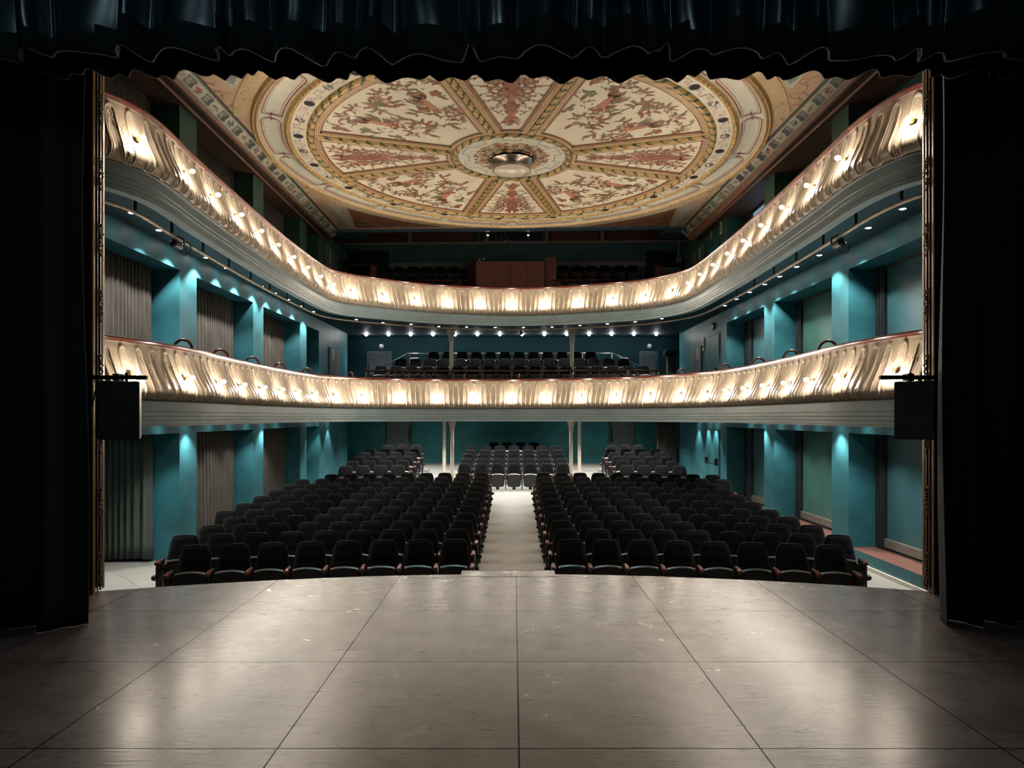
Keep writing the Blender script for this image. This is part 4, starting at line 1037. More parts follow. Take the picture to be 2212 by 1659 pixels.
def sign(c, axis, label, wd=.3, h=.2):
    t = thing('exit_sign', label, 'exit sign', c)
    x, y, z = c; b = MB()
    if axis == 'y': b.bbox(x-wd/2, x+wd/2, y-.05, y, z-h/2, z+h/2, .008)
    else: b.bbox(x-.04, x, y-wd/2, y+wd/2, z-h/2, z+h/2, .008)
    b.build('casing', 'white', t)
    b = MB()
    if axis == 'y': b.box(x-wd*.36, x+wd*.36, y-.056, y-.05, z-h*.3, z+h*.3)
    else: b.box(x-.046, x-.04, y-wd*.36, y+wd*.36, z-h*.3, z+h*.3)
    b.build('face', 'green', t)
    b = MB()                                  # running figure and arrow as on the sign
    def q(a, e): 
        if axis == 'y': return (x+a*wd, y-.059, z+e*h)
        return (x-.049, y-a*wd, z+e*h)
    for pl in ([(-.22, .22), (-.16, .22), (-.16, .12), (-.22, .12)], [(-.25, .1), (-.12, .1), (-.14, -.08), (-.24, -.08)], [(-.24, -.08), (-.3, -.25), (-.25, -.25), (-.19, -.08)], [(-.19, -.08), (-.1, -.22), (-.06, -.2), (-.14, -.06)], [(.0, .04), (.2, .04), (.2, -.04), (.0, -.04)], [(.16, .14), (.3, 0), (.16, -.14)]):
        b.add([q(*p_) for p_ in pl], [tuple(range(len(pl)))])
    b.build('pictogram', 'white', t)
sign((-3.9, 26.34, 4.95), 'y', 'small green exit sign beside the curtained-side gallery door')
sign((4.36, 26.34, 4.95), 'y', 'small green exit sign beside the window-side gallery door', .32)
sign((WX-.002, 22.0, 5.1), 'x', 'narrow exit sign beside the emergency door on the gallery wall', .16, .42)
sign((WX-.002, 20.15, 8.45), 'x', 'narrow exit sign beside the door on the upper gallery wall', .16, .42)

# ------------------------------------------------------------------ proscenium frame and stage cloths
for sg, nm in ((-1, 'curtained'), (1, 'windowed')):
    t = thing('proscenium_moulding', 'tall gilded proscenium moulding with carved garlands, %s side of the stage' % nm, 'moulding', (sg*4.3, 6.86, STG))
    fl = [(0, .02), (.10, -.02), (.12, .16), (.16, .16), (.18, -.01), (.26, -.05), (.36, -.06), (.46, -.03), (.475, .15), (.52, .15), (.535, -.03), (.60, -.045), (.66, -.02), (.675, .14), (.71, .14), (.725, -.01), (.80, -.03), (.87, -.01), (.885, .12), (.915, .12), (.93, 0), (1.0, .0)]
    prof = []
    for t_, o_ in fl:
        yy = 6.74+.25*t_+o_; prof.append(((917-31*t_)*yy/F, yy))
    prof += [(4.33, 7.06), (4.60, 7.06), (4.60, 6.83), (4.60, 6.72)]
    b = MB(); b.grid([[(sg*x, y, z) for x, y in prof] for z in (STG, 6.94)], closed_v=True); b.build('moulding', 'goldframe', t)
    rnd = random.Random(5)
    for k in range(9):
        z0 = STG+.12+k*.68
        b = MB()
        for q in range(26):
            s_ = rnd.uniform(.008, .015); zz = z0+.28*q/26; wd = .014*sin(pi*q/26)+.004
            b.lathe([(.001, -s_), (s_*.8, -s_*.5), (s_, 0), (s_*.7, s_*.6), (.001, s_)], (sg*(4.275+rnd.uniform(-wd, wd*.6)), 6.90+rnd.uniform(-.02, .03), zz), 6)
        b.tube([(sg*(4.270+.02*sin(v*3)), 6.88, z0+.28*v) for v in np.linspace(-.25, 1.0, 12)], .006, 6)
        b.build('garland', 'garland', t, smooth=True)

def stage_leg(name, x0, x1, y, label, seed):
    rnd = random.Random(seed); n = 260; us = np.linspace(x0, x1, n); nz = 22; zs = np.linspace(7.2, STG+.01, nz)
    folds = np.zeros(n); c = x0; sgn = 1
    k = np.abs(us-x0)
    ph = k*2*pi/.34+.9*np.sin(k*3.1+seed)
    prof = np.sin(ph)+.35*np.sin(2*ph+.6)
    P = np.zeros((n, nz, 3))
    for j, z in enumerate(zs):
        t = j/(nz-1); o = .085*(.75+.35*t)*prof*(1+.15*np.sin(us*5+z)); drift = .02*np.sin(z*1.3+us*2)
        flare = (-.06*t if x1 < x0 else .06*t)*0
        P[:, j] = np.c_[us+drift+flare, y+o, np.full(n, z)]
    b = MB(); b.grid(P); o = b.build(name, 'legcloth', smooth=True); sm = o.modifiers.new('thick', 'SOLIDIFY'); sm.thickness = .008
    return tag(o, label, 'stage curtain')
stage_leg('stage_curtain', -3.68, -7.0, 5.66, 'dark velvet stage leg curtain beside the curtained-side proscenium', 2)
stage_leg('stage_curtain', 3.70, 7.0, 5.82, 'dark velvet stage leg curtain beside the window-side proscenium', 5)
def border(name, y, folds, zb, amp, label, m, seam, seed, x0=-5.2, x1=5.2, ztop=7.4):
    """valance: soft box pleats; folds = list of x where a pleat returns, zb(x) = hem height"""
    n = 900; us = np.linspace(x0, x1, n); rnd = random.Random(seed)
    amp = amp*1.35; dep = np.zeros(n); hem = np.zeros(n)
    F_ = sorted([x0-.3]+list(folds)+[x1+.3])
    for a, b_ in zip(F_[:-1], F_[1:]):
        i = (us >= a) & (us < b_); t = (us[i]-a)/(b_-a); ds = 1 if (F_.index(a) % 2) else .55; wd = b_-a
        belly = np.sin(pi*np.clip(t, 0, 1))**.55
        dep[i] = -amp*ds*belly; hem[i] = -.06*ds*np.sin(pi*t)**.8*min(1, wd/.45)-.02*np.cos(t*pi*2)
    ker = np.hanning(9); ker /= ker.sum(); dep = np.convolve(dep, ker, 'same'); hem = np.convolve(hem, np.hanning(7)/np.hanning(7).sum(), 'same')
    nz = 26; P = np.zeros((n, nz, 3)); mis = np.zeros((n, nz), int)
    for j in range(nz):
        t = j/(nz-1); low = np.array([zb(u) for u in us])+hem
        z = ztop+(low-ztop)*t
        curl = np.clip((t-.9)/.1, 0, 1)
        o = dep*(.8+.35*t)+.015*np.sin(us*9+z*4)*t+curl*.04*np.sin(us*14+seed)
        P[:, j] = np.c_[us+.02*np.sin(z*3+us*4)*t, y+o, z]
        mis[:, j] = np.where(z > seam(us), 1, 0)
    b = MB(); b.grid(P, mis=mis); o = b.build(name, [m, 'satin'], smooth=True); sm = o.modifiers.new('thick', 'SOLIDIFY'); sm.thickness = .008
    tag(o, label, 'valance')
    hp = P[:, -1]; b = MB(); b.tube(hp[::3]-np.array([0, .006, 0]), .0045, 5); h = b.build('hem_piping', 'piping'); h.parent = o
    return o
X_ = lambda px, d: (px-1109)*d/F
Y1 = 5.15
fo = [X_(p, Y1) for p in (50, 118, 275, 330, 475, 495, 595, 705, 780, 845, 1000, 1032, 1125, 1240, 1300, 1392, 1405, 1440, 1537, 1642, 1705, 1772, 1928, 1975, 2035, 2150)]
border('stage_valance', Y1, fo, lambda x: EYE+(900-132)*Y1/F+.02*sin(x*1.7)+.012*sin(x*5), .16, 'front dark teal velvet valance with satin upper band', 'velvet', lambda u: EYE+(900-58)*Y1/F+.03*np.sin(u*2.3)-.03*np.abs(np.sin(u*3.1)), 3)
Y2 = 5.42
rnd = random.Random(8); fo2 = list(np.cumsum([rnd.uniform(.10, .30) for _ in range(60)])-5.2)
fo2 = [f for f in fo2 if f < 5.1]
border('stage_valance', Y2, fo2, lambda x: EYE+(900-170)*Y2/F-.02*cos(x*.8)-.0, .07, 'rear black valance hanging just behind the teal one', 'velvet', lambda u: 99+0*u, 9)

# step block on the stage edge in line with the aisle
t = thing('stage_tongue', 'flat tongue of grey boards on the stage edge facing the aisle', 'stage board', (-.05, 7.68, STG))
b = MB(); b.bbox(-.60, .48, 7.50, 7.77, STG-.05, STG+.003, .0015); b.build('board', 'stage', t)
b = MB(); b.box(-.60, .48, 7.77, 7.785, STG-.06, STG+.004); b.build('edge_strip', 'winrail', t)

# loudspeakers on bars
for sg, nm in ((-1, 'curtained'), (1, 'windowed')):
    t = thing('loudspeaker', 'black loudspeaker hung from a bar at the %s-side proscenium' % nm, 'loudspeaker', (3.93 if sg > 0 else -3.83, 6.5, 2.50), radians(50 if sg > 0 else -65), 'proscenium loudspeakers'); sub(t)
    hw, hd, H = .165, .17, .56
    b = MB()
    tr = [(-hw, -hd), (hw, -hd), (hw*.72, hd), (-hw*.72, hd)]
    P = []
    for zz, k in ((0, .97), (.012, 1), (H-.012, 1), (H, .97)): P.append([(x*k, y*k, zz) for x, y in tr])
    b.grid(P, closed_v=True); nn = len(b.v); b.f.append((3, 2, 1, 0)); b.f.append((nn-4, nn-3, nn-2, nn-1)); b.mi += [0, 0]
    b.build('cabinet', 'cabinet', t)
    b = MB(); b.bbox(-hw+.012, hw-.012, -hd-.008, -hd+.002, .02, H-.02, .004); b.build('grille', 'shell', t)
    for s2 in (-1, 1):
        b = MB(); L = [(.86*s2*hw+s2*.004*0, 0)]
        for a in np.linspace(0, 2*pi, 20, endpoint=False):
            pass
        xx = s2*(hw*.86+.001); cc = [(0.0+.055*np.sign(cos(a))*abs(cos(a))**.5, .30+.03*np.sign(sin(a))*abs(sin(a))**.5) for a in np.linspace(0, 2*pi, 20, endpoint=False)]
        # side face leans inward with depth
        f_ = lambda yy: s2*(hw+(hw*.72-hw)*(yy+hd)/(2*hd))
        P = [[(f_(yy)+s2*.002, yy, zz) for yy, zz in cc], [(f_(yy)+s2*.006, yy*.86, .30+(zz-.30)*.8) for yy, zz in cc], [(f_(yy)-s2*.02, yy*.8, .30+(zz-.30)*.72) for yy, zz in cc]]
        b.grid(P, closed_v=True); nn = len(b.v); b.f.append(tuple(range(nn-20, nn))); b.mi.append(0); b.build('carry_handle', 'hole', t)
    b = MB(); b.box(-.05, .05, hd*.6, hd*.9, H, H+.006); b.tube([(0, .05, H), (0, .05, H+.09)], .014, 8); b.build('yoke', 'blackmetal', t)
    b = MB()
    for zz in (.09, .27, .31): b.box(-.01, .06, -hd-.012, -hd-.008, zz, zz+.012)
    b.build('label_strip', 'doorgrey', t)
    t2 = thing('speaker_bar', 'black bar carrying the loudspeaker at the %s-side proscenium' % nm, 'mounting bar', (sg*4.0, 6.55, 3.10))
    b = MB(); b.tube([(sg*4.48, 6.56, STG), (sg*4.48, 6.56, 3.3)], .03, 8); b.lathe([(.001, .03), (.07, .02), (.07, 0)], (sg*4.48, 6.56, STG), 16, cap=False); b.build('upright', 'blackmetal', t2)
    b = MB(); a_, c_ = sorted((sg*4.52, sg*3.60)); b.bbox(a_, c_, 6.53, 6.575, 3.085, 3.125, .006); b.build('bar', 'blackmetal', t2)
    b = MB(); b.box(sg*3.88-.03, sg*3.88+.03, 6.50, 6.60, 3.07, 3.14); b.build('clamp', 'blackmetal', t2)
    b = MB(); b.tube([(sg*4.0, 6.6, 3.1), (sg*4.15, 6.62, 2.98), (sg*4.2, 6.62, 2.75), (sg*4.36, 6.60, 2.55)], .008, 6); b.build('cable', 'hole', t2, smooth=True)

# ------------------------------------------------------------------ columns
def column(x, y, z0, z1, label, ornate=True, r=.062):
    t = thing('iron_column', label, 'column', (x, y, z0), 0, None, 'thing')
    H = z1-z0
    b = MB(); b.lathe([(r*1.5, 0), (r*1.5, .05), (r*1.15, .08), (r*1.05, .14), (r, .2), (r*.9, H-.40 if ornate else H-.1)], (x, y, z0), 20); b.build('shaft', 'iron', t, smooth=True, angle=40)
    b = MB()
    if ornate:
        b.lathe([(r*.9, H-.42), (r*1.2, H-.41), (r*1.2, H-.39), (r*.95, H-.38), (r*1.25, H-.36), (r*1.3, H-.33), (r*.95, H-.31), (r*1.1, H-.2), (r*1.7, H-.07), (r*1.9, H-.05)], (x, y, z0), 20)
        for k in range(8):
            a = k*pi/4; b.tube([(x+rr*cos(a), y+rr*sin(a), z0+zz) for rr, zz in ((r*1.0, H-.3), (r*1.25, H-.18), (r*1.75, H-.10), (r*2.0, H-.12), (r*1.85, H-.15))], [.02, .022, .02, .014, .006], 6)
        b.bbox(x-.15, x+.15, y-.15, y+.15, z0+H-.055, z0+H, .012)
    else: b.lathe([(r*.9, H-.12), (r*1.15, H-.11), (r*1.15, H-.06), (r*.95, H-.05), (r*1.2, H)], (x, y, z0), 20)
    b.build('capital', 'iron', t, smooth=True, angle=40)
    b = MB(); b.bbox(x-r*1.9, x+r*1.9, y-r*1.9, y+r*1.9, z0-.02, z0+.035, .008); b.build('base', 'iron', t)
for sg, nm in ((-1, 'curtained'), (1, 'windowed')):
    x = sg*2.06-.05; 
    column(x-.02*(sg < 0), 22.86, 3.5, 5.70, 'cream cast-iron column with capital in the gallery, %s side' % nm, r=.07)
    b_ = floor_z(21.98)
    column((-2.02 if sg < 0 else 1.90), 21.98, b_, ZL, 'cream cast-iron column with leafy capital in the stalls, %s side' % nm)
    column((-2.23 if sg < 0 else 2.13), 21.5, floor_z(21.5), ZL, 'plain pale post beside the %s-side stalls column' % nm, False, .06)

# ------------------------------------------------------------------ seats
def seat_parts(t=None):
    """charcoal tip-up seat; faces -y, origin on the floor under the back"""
    out = {}
    NU, NV = 17, 19
    def backshape(front):
        P = np.zeros((NV, NU, 3))
        for i in range(NV):
            v = i/(NV-1); z = .36+.52*v
            hw = .240-.034*v
            for j in range(NU):
                u = -1+2*j/(NU-1)
                x = hw*u
                zz = .36+v*(.52-.018*u*u-.115*max(0, (abs(u)-.62)/.38)**2.6)
                lean = .05+.17*v
                bul = (1-abs(u)**4)*(1-(2*v-1)**8)
                if front:
                    seam = .55-.07*(1-u*u); g = np.exp(-((v-seam)/.022)**2)
                    y = lean-.045*bul-.012*np.exp(-((v-.80)/.13)**2-(u/.6)**2)*(-1.2) -.0+.016*g*(1-abs(u)**6)
                else: y = lean+.045*bul**.5
                P[i, j] = (x, y, zz)
        return P
    b = MB(); fA = backshape(True); fB = backshape(False); b.grid(fA); b.grid(fB[:, ::-1])
    nA = NU*NV
    def rim(P): return list(range(0, NU))+[k*NU+NU-1 for k in range(1, NV)]+[(NV-1)*NU+k for k in range(NU-2, -1, -1)]+[k*NU for k in range(NV-2, 0, -1)]
    ra = rim(fA)
    rb = [nA+(k//NU)*NU+(NU-1-k % NU) for k in ra]
    for q in range(len(ra)): b.f.append((ra[q], ra[(q+1) % len(ra)], rb[(q+1) % len(ra)], rb[q])); b.mi.append(0)
    out['backrest'] = (b, 'seat', 50)
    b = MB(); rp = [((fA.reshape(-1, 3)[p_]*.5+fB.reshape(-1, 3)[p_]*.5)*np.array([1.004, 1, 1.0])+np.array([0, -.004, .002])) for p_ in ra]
    b.tube(rp[NU-1:NU-1+2*NV+NU-3], .0055, 5); out['rim_highlight'] = (b, 'seatrimlit', 0)  # added tube that paints the lit rim of the backrest
    # folded seat pan
    P = []
    for (yy, k) in ((-.115, .93), (-.125, .97), (-.105, 1.0), (-.05, 1.0), (-.02, .95), (-.015, .8)):
        row = []
        for a in np.arange(28)*2*pi/28:
            c, s = cos(a), sin(a); row.append((.222*k*np.sign(c)*abs(c)**.42, yy+.02*(s*.5+.5), .345+.205*k*np.sign(s)*abs(s)**(.55 if s > 0 else .42)))
        P.append(row)
    b = MB(); b.grid(P, closed_v=True); b.f.append(tuple(range(27, -1, -1))); b.f.append(tuple(5*28+k for k in range(28))); b.mi += [0, 0]
    out['seat_pan'] = (b, 'shell', 40)
    # bright trim on the top edge of the folded pan
    xs_ = np.linspace(-.195, .195, 15); arc_ = [(x, -.105, .566-.022*(x/.195)**2*1.2) for x in xs_]
    b = MB(); b.grid([[(x, y-.012, z-.012), (x, y-.004, z+.006), (x, y+.016, z+.008), (x, y+.022, z-.006)] for x, y, z in arc_], closed_v=True); b.f.append((0, 1, 2, 3)); b.f.append((56, 57, 58, 59)); b.mi += [0, 0]
    out['front_trim'] = (b, 'alu', 40)
    def arm(x):
        b = MB(); b.grid([[(x-w_, y, z) for w_, z in ((.031, z0-.016), (.033, z0), (.022, z0+.012), (-.022, z0+.012), (-.033, z0), (-.031, z0-.016))] for y, z0 in ((-.285, .548), (-.275, .562), (-.2, .570), (-.1, .570), (-.03, .56))], closed_v=True); b.f.append(tuple(range(6))); b.f.append(tuple(range(24, 30))); b.mi += [0, 0]
        return b
    out['armrest'] = (arm(.262), 'armwood', 40)
    b = MB(); b.bbox(.240, .284, -.26, .06, .50, .57, .006); b.bbox(.248, .276, -.10, .05, .0, .50, .004); b.bbox(.232, .292, -.16, .12, .0, .02, .004); b.bbox(.249, .275, -.22, .10, .28, .52, .006)
    out['stanchion'] = (b, 'shell', 0)
    b = MB(); b.bbox(-.05, .05, -.06, .06, .0, .30, .01); b.bbox(-.09, .09, -.1, .1, 0, .015, .004); b.bbox(-.03, .03, -.02, .08, .27, .42, .01)
    out['pedestal'] = (b, 'shell', 0)
    return out
def make_seat(label, end=0):
    t = thing('theatre_seat', label, 'seat', (0, 0, 0)); sub(t); sp = seat_parts()
    objs = {}
    for k, (b, m, a) in sp.items():
        if k in ('front_trim', 'rim_highlight'): continue
        objs[k] = b.build(k, m, t, smooth=a > 0, angle=a or None)
    b, m, a = sp['front_trim']; b.build('front_trim', m, objs['seat_pan'], smooth=True, angle=40)
    b, m, a = sp['rim_highlight']; b.build('rim_highlight', m, objs['backrest'], smooth=True)
    if end:
        s = end; x = .262 if end > 0 else -.262
        if end < 0:
            b = MB(); src = sp['armrest'][0]; b.v = [(-x_, y, z) for x_, y, z in src.v]; b.f = src.f; b.mi = src.mi; b.build('armrest', 'armwood', t, smooth=True, angle=40)
            src = sp['stanchion'][0]; b = MB(); b.v = [(-x_, y, z) for x_, y, z in src.v]; b.f = src.f; b.mi = src.mi; b.build('stanchion', 'shell', t)
        b = MB(); b.bbox(min(x, x+s*.03), max(x, x+s*.03), -.24, .10, .08, .50, .006); b.build('end_panel', 'shell', t)
        b = MB(); b.lathe([(.001, -.04), (.03, -.038), (.042, -.02), (.042, .02), (.03, .038), (.001, .04)], (x+s*.055, -.2, .33), 12, axis='y'); b.build('aisle_light', 'blackmetal', t, smooth=True, angle=50)
    return t
protos = {}
NSEAT = 0
def seat_at(x, y, z, rz, label, group, end=0):
    global NSEAT; NSEAT += 1
    if end not in protos:
        protos[end] = make_seat(label, end); o = protos[end]; o.location = (x, y, z); o.rotation_euler = (0, 0, rz); o['group'] = group
    else: o = copy_tree(protos[end], (x, y, z), rz, label, group)
YC = -12.2; PITCH = .5235
bulk = []
def row_front(n, left):
    d = 10.0+.917*(n-1); R = d-YC; cnt = ([8, 9, 9, 9, 10, 10, 10, 10, 10, 10, 9] if left else [8, 9, 9, 9, 9, 9, 9, 9, 9, 10, 10])[n-1]
    x0 = (.905 if left else .85) + (-.04 if n == 1 and left else 0)
    for k in range(cnt):
        th = asin_(x0/R)+k*PITCH/R; sg = -1 if left else 1
        x = sg*R*sin(th); y = YC+R*cos(th)-.22
        e = 0
        if k == 0: e = -sg
        if k == cnt-1: e = sg
        e = e if e else 0
        lab = 'charcoal tip-up seat, %s row from the stage, %s from the aisle, %s-side block' % (ordinal(n), ordinal(k+1), 'curtain' if left else 'window')
        seat_at(x, y, floor_z(y), sg*-th if True else 0, lab, 'main stalls seats', e)
from math import asin as asin_
for n in range(1, 12):
    row_front(n, True); row_front(n, False)
# centre rear block
for n in range(6):
    cnt = 7 if n < 5 else 4; d = 21.85+.9*n; z = EYE+(-1.54+.104*n)-.875 if n else EYE-1.54-.875
    for k in range(cnt):
        x = (k-(cnt-1)/2)*.532+.02; rz = x*-.02
        lab = 'grey-lit tip-up seat in the middle rear block, %s row, %s from the curtain side' % (ordinal(n+1), ordinal(k+1))
        seat_at(x, d-.22, z, rz, lab, 'middle rear block seats', -1 if k == 0 else (1 if k == cnt-1 else 0))
# side rear blocks
for sg, nm in ((-1, 'curtain'), (1, 'window')):
    for n in range(6):
        cnt = 4 if n < 5 else 3; d = 20.6+.87*n; z = EYE-1.51+.09*n-.875
        for k in range(cnt):
            x = sg*(3.50+.517*k)-.03; y = d-.22-.10*k*.9; 
            if n == 5: x = sg*(3.62+.51*k); y = d-.22
            lab = 'tip-up seat in the %s-side rear block, %s row, %s from its aisle' % (nm, ordinal(n+1), ordinal(k+1))
            if n == 5: bulk.append((x, y, z, -sg*.17)); continue
            seat_at(x, y, z, -sg*.17, lab, 'rear side block seats', -sg if k == 0 else (sg if k == cnt-1 else 0))
# gallery rows
for n, (cnt, d, ztop) in enumerate(((18, 22.6, 4.44), (16, 23.55, 4.77), (12, 24.45, 5.10))):
    for k in range(cnt):
        x = (k-(cnt-1)/2)*.5235-.05
        lab = 'dark tip-up seat in the lower balcony gallery, %s row, %s from the curtain side' % (ordinal(n+1), ordinal(k+1))
        seat_at(x, d-.22-.012*x, ztop-.88, 0, lab, 'gallery seats', -1 if k == 0 else (1 if k == cnt-1 else 0))
print('individual seats', NSEAT)
# seats of the dim upper gallery and the last rows far back: one mass
for k in range(6):
    bulk.append((-4.86+.5235*k, 25.0, 7.51, 0)); bulk.append((1.86+.5235*k, 24.8, 7.51, 0))
for k in range(5):
    bulk.append((-4.2+.5235*k, 24.1, 6.97, 0)); bulk.append((1.62+.5235*k, 24.0, 6.97, 0))
sp = seat_parts(); mbs = {}
b = MB(); ms = ['seat', 'shell', 'alu', 'armwood', 'seatrimlit']
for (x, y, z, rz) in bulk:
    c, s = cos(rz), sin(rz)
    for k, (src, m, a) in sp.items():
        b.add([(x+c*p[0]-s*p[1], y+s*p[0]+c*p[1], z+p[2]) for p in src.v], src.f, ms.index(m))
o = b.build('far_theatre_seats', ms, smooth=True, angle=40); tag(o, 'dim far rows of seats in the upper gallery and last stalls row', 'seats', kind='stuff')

# stepped floors under the gallery and rear stalls seats
def plat(pts, z0, z1, m, nm): 
    b = MB(); b.prism(pts, z0, z1); return struct(b.build(nm, m))
for n in range(6):
    d = 21.85+.9*n; z = EYE-1.54+.104*n-.875; y0 = d-.62; w_ = 2.0
    plat([(-w_, y0), (w_, y0), (w_, y0+.9), (-w_, y0+.9)], floor_z(y0+.5)-.35, z, 'tile', 'floor_tier')
for sg in (-1, 1):
    for n in range(6):
        d = 20.6+.87*n; z = EYE-1.51+.09*n-.875; y0 = d-.78
        pl = [(sg*3.15, y0+.1), (sg*5.45, y0-.32), (sg*5.45, y0+.55), (sg*3.15, y0+.97)]
        if sg < 0: pl = pl[::-1]
        plat(pl, floor_z(y0)-.35, z, 'tile', 'floor_tier')
for n, (hw, d, z) in enumerate(((4.9, 22.6, 3.56), (4.4, 23.55, 3.89), (3.4, 24.45, 4.22))):
    plat([(-hw, d-.75), (hw, d-.75), (hw, d+.9 if n == 2 else d+.2), (-hw, d+.9 if n == 2 else d+.2)], 3.04, z, 'tealdark', 'floor_gallery_tier')
plat([(-5.1, 24.5), (5.1, 24.5), (5.1, 26), (-5.1, 26)], 6.0, 7.51, 'booth', 'floor_upper_tier')
plat([(-5.1, 23.55), (5.1, 23.55), (5.1, 24.5), (-5.1, 24.5)], 6.0, 6.97, 'booth', 'floor_upper_tier')

# ------------------------------------------------------------------ gallery rails
def rail(name, label, pts, posts, z0, m='rail', r=.028, pm='steel', group=None):
    t = thing(name, label, 'handrail', (pts[0][0], pts[0][1], z0), 0, group)
    b = MB(); b.tube(pts, r, 8); b.build('top_rail', m, t, smooth=True)
    for (x, y, z) in posts:
        b = MB(); b.tube([(x, y, z0), (x, y, z)], .014, 6); b.build('post', pm, t, smooth=True)
    return t
xs_ = np.linspace(-4.75, 4.65, 11)
rail('gallery_rail', 'long red handrail on thin posts before the gallery seats', [(-4.88, 21.45, 4.19), (4.8, 21.35, 4.19)], [(x, 21.4-.01*x, 4.17) for x in xs_], 3.05)
rail('gallery_rear_rail', 'pale steel rail sloping down at both ends behind the gallery seats', [(-4.85, 25.05, 4.62), (-3.98, 25.05, 5.09), (3.75, 25.0, 5.09), (4.7, 25.0, 4.62)], [(x, 25.03, 5.08) for x in (-3.9, -2.6, -1.3, 0, 1.3, 2.6, 3.7)], 4.2, 'alu', .022)
rail('upper_rail', 'short red handrail on posts before the upper curtain-side seats', [(-4.27, 23.4, 7.50), (-1.6, 23.4, 7.50)], [(x, 23.4, 7.48) for x in (-4.2, -3.03, -1.87)], 6.0)
rail('upper_rail', 'short red handrail on posts before the upper window-side seats', [(1.34, 23.35, 7.50), (3.96, 23.3, 7.50)], [(x, 23.33, 7.48) for x in (1.57, 2.74, 3.92)], 6.0)

# ------------------------------------------------------------------ control desk and entrances of the upper gallery
t = thing('control_desk', 'red-brown panelled control desk at the middle of the upper gallery', 'control desk', (-.1, 24, 6.0))
yd = 23.7
for k in range(4):
    x0 = X_(1028.5, yd)+k*(X_(1177, yd)-X_(1028.5, yd))/4; x1 = x0+(X_(1177, yd)-X_(1028.5, yd))/4-.006
    b = MB(); b.bbox(x0, x1, yd, yd+.03, 6.0, EYE+336*yd/F, .004); b.build('front_panel', 'booth', t)
zt = EYE+336*yd/F
b = MB(); b.bbox(X_(1028, yd), X_(1178, yd), yd+.03, yd+.9, zt-.05, zt-.005, .006); b.build('desk_top', 'hood', t)
b = MB(); b.prism([(X_(1007, 24.8), 24.9), (X_(1028, yd)-.01, yd+.02), (X_(1028, yd)-.01, yd+.06), (X_(1007, 24.8)+.06, 24.95)], 6.0, zt+.10); b.build('side_panel', 'booth', t)
b = MB(); b.bbox(X_(1178, yd)+.006, X_(1203, yd), yd+.25, yd+.30, 6.0, EYE+348*yd/F, .005); b.build('side_panel', 'booth', t)
t = thing('monitor', 'dark flat monitor standing at the curtain-side end of the control desk', 'monitor', (X_(1040, 24.2), 24.2, zt))
x = X_(1040, 24.2)
b = MB(); b.bbox(x-.15, x+.15, 24.2, 24.24, zt+.03, zt+.36, .006); b.build('screen', 'blackmetal', t)
b = MB(); b.bbox(x-.08, x+.08, 24.16, 24.32, zt-.004, zt+.03, .006); b.build('foot', 'blackmetal', t)
b = MB(); b.box(x+.04, x+.11, 24.196, 24.2, zt+.17, zt+.22); b.build('sticker', 'white', t)
t = thing('water_bottle', 'white bottle standing before the monitor on the control desk', 'bottle', (x-.06, 24.08, zt))
b = MB(); b.lathe([(.03, 0), (.033, .02), (.033, .12), (.02, .16), (.02, .19)], (x-.06, 24.08, zt-.005), 14); b.build('body', 'white', t, smooth=True, angle=40)
# rumpled sheet on the desk
n, m_ = 40, 16; P = np.zeros((n, m_, 3)); rnd = np.random.RandomState(4)
for i in range(n):
    for j in range(m_):
        u, v = i/(n-1), j/(m_-1); e = min(1, 6*min(u, 1-u, v, 1-v))
        P[i, j] = (X_(1091, 24.1)+u*(X_(1177, 24.1)-X_(1091, 24.1)), 23.85+v*.6, zt-.002+e*(.10+.03*sin(u*23+3*v)+.025*sin(u*9-v*11)+.012*rnd.rand()))
b = MB(); b.grid(P); o = b.build('dust_sheet', 'tarp', smooth=True); tag(o, 'rumpled dark blue dust sheet over the equipment on the control desk', 'dust sheet')
for sg, nm in ((-1, 'curtain'), (1, 'window')):
    t = thing('stair_hood', 'black hooded stair entrance of the upper gallery, %s side' % nm, 'entrance', (sg*5.6, 25.4, 6.0))
    y0, y1 = 24.4, 26.2
    a, c = (-6.1, -4.98) if sg < 0 else (5.2, 6.2)
    zb = EYE+330*24.4/F; zt2 = zb+.62
    b = MB(); b.add([(a-.35*(sg < 0), y0, zb), (c+.0, y0, zb), (c+.05, y1, zt2+.3), (a, y1, zt2+.3), (a-.35*(sg < 0), y0, zb-.06), (c, y0, zb-.06), (c+.05, y1, zb), (a, y1, zb)], [(0, 1, 2, 3), (4, 5, 6, 7), (0, 1, 5, 4), (1, 2, 6, 5), (2, 3, 7, 6), (3, 0, 4, 7)]); b.build('sloping_roof', 'hood', t)
    px = c-.27 if sg < 0 else a
    b = MB(); b.bbox(px, px+.24, y0+.02, y0+.12, 6.0, zb-.06, .006); b.build('post', 'booth', t)
    b = MB(); 
    if sg < 0: b.box(a+.0, px, y1-.2, y1-.15, 6.0, zb-.06)
    else: b.box(px+.24, c, y0+.25, y0+.3, 6.0, zb-.06)
    b.build('inner_wall', 'doorgrey', t)
    b = MB(); xx = c if sg < 0 else a-.05; b.box(xx, xx+.05, y0+.1, y1, 6.0, zb); b.build('side_wall', 'hood', t)
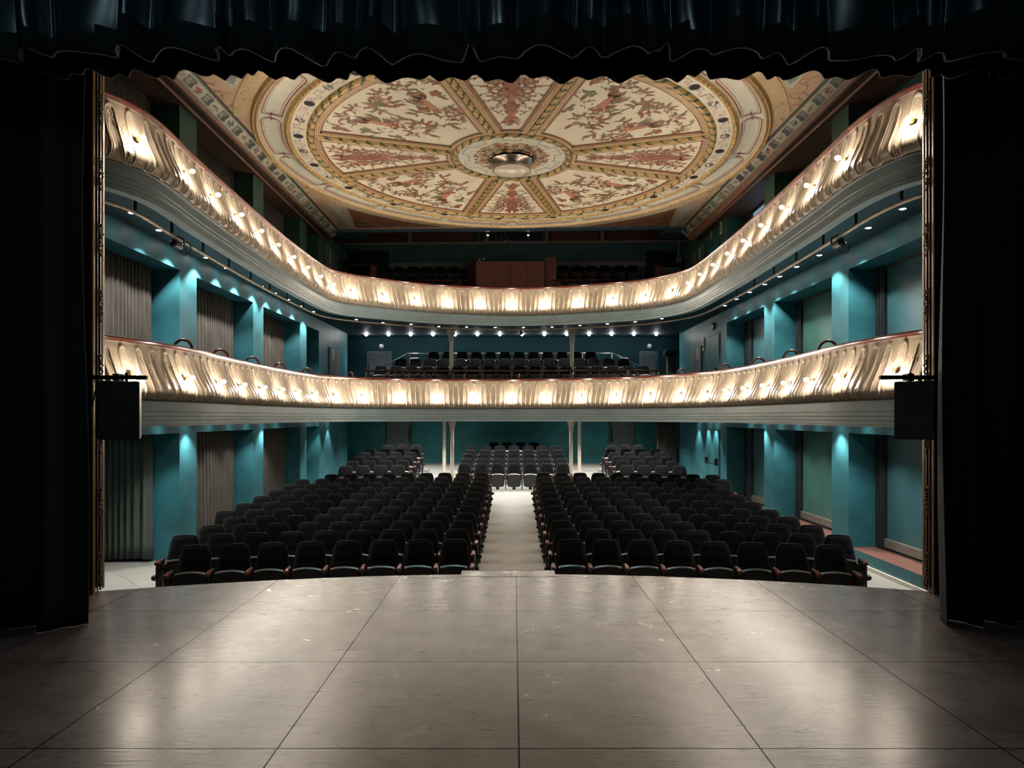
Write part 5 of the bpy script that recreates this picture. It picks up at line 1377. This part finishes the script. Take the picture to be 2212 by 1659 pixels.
# small fittings high up at the back
t = thing('hanging_spotlight', 'black spotlight hanging at the middle of the ceiling back edge', 'spotlight', (X_(1090, 22.1), 22.1, 8.7))
x = X_(1090, 22.1)
b = MB(); b.lathe([(.03, -.2), (.075, -.18), (.085, .1), (.05, .16), (.001, .17)], (x, 22.1, 8.48), 14, axis='y'); b.build('housing', 'blackmetal', t, smooth=True, angle=40)
b = MB(); b.tube([(x-.11, 22.1, 8.46), (x-.11, 22.1, 8.70), (x+.11, 22.1, 8.70), (x+.11, 22.1, 8.46)], .014, 6); b.tube([(x, 22.1, 8.7), (x, 22.1, 8.95)], .02, 6); b.build('yoke', 'blackmetal', t)
for px, nm in ((1054, 'curtain'), (1141, 'window')):
    t = thing('small_ceiling_lamp', 'small lit lamp under the ceiling back edge, %s side of the hanging spotlight' % nm, 'lamp', (X_(px, 22.2), 22.2, 8.8))
    x = X_(px, 22.2); b = MB(); b.lathe([(.035, .06), (.04, 0), (.03, -.005)], (x, 22.2, 8.77), 12, cap=False); b.build('shade', 'blackmetal', t, smooth=True)
    b = MB(); b.lathe([(.001, -.02), (.025, -.01), (.03, .01)], (x, 22.2, 8.76), 12, cap=False); b.build('bulb', 'spotlens', t, smooth=True)
t = thing('projection_window', 'dark projection window above the pale ledge behind the control desk', 'window', (0, 26.5, 9.7), kind='thing')
b = MB(); b.bbox(X_(1035, 26.5), X_(1175, 26.5), 26.40, 26.44, 9.66, 10.3, .01); b.build('pane', 'hole', t)
b = MB()
b.box(X_(1034, 26.4), X_(1174, 26.4), 26.375, 26.41, 9.64, 9.70)
for px in (1034, 1071, 1141, 1174): b.box(X_(px, 26.4)-.03, X_(px, 26.4)+.03, 26.37, 26.41, 9.64, 10.4)
b.build('frame', 'tealdark', t)
t = thing('conduit_box', 'grey conduit with switch box in the upper window-side corner', 'conduit', (6.15, 24.6, 7.9))
b = MB(); b.tube([(6.1, 24.6, 8.6), (6.1, 24.6, 9.9)], .025, 6); b.build('conduit', 'steel', t)
b = MB(); b.bbox(6.0, 6.2, 24.55, 24.65, 8.35, 8.6, .01); b.build('box', 'steel', t)

# ------------------------------------------------------------------ light of every downlight
for (loc, watts, angle, blend, tilt, color, o) in DLL:
    l = lamp('SPOT', 'downlight_beam', (0, 0, -.07), watts, color, (0, 0, 0), o, spot_size=radians(angle), spot_blend=blend, shadow_soft_size=.03)
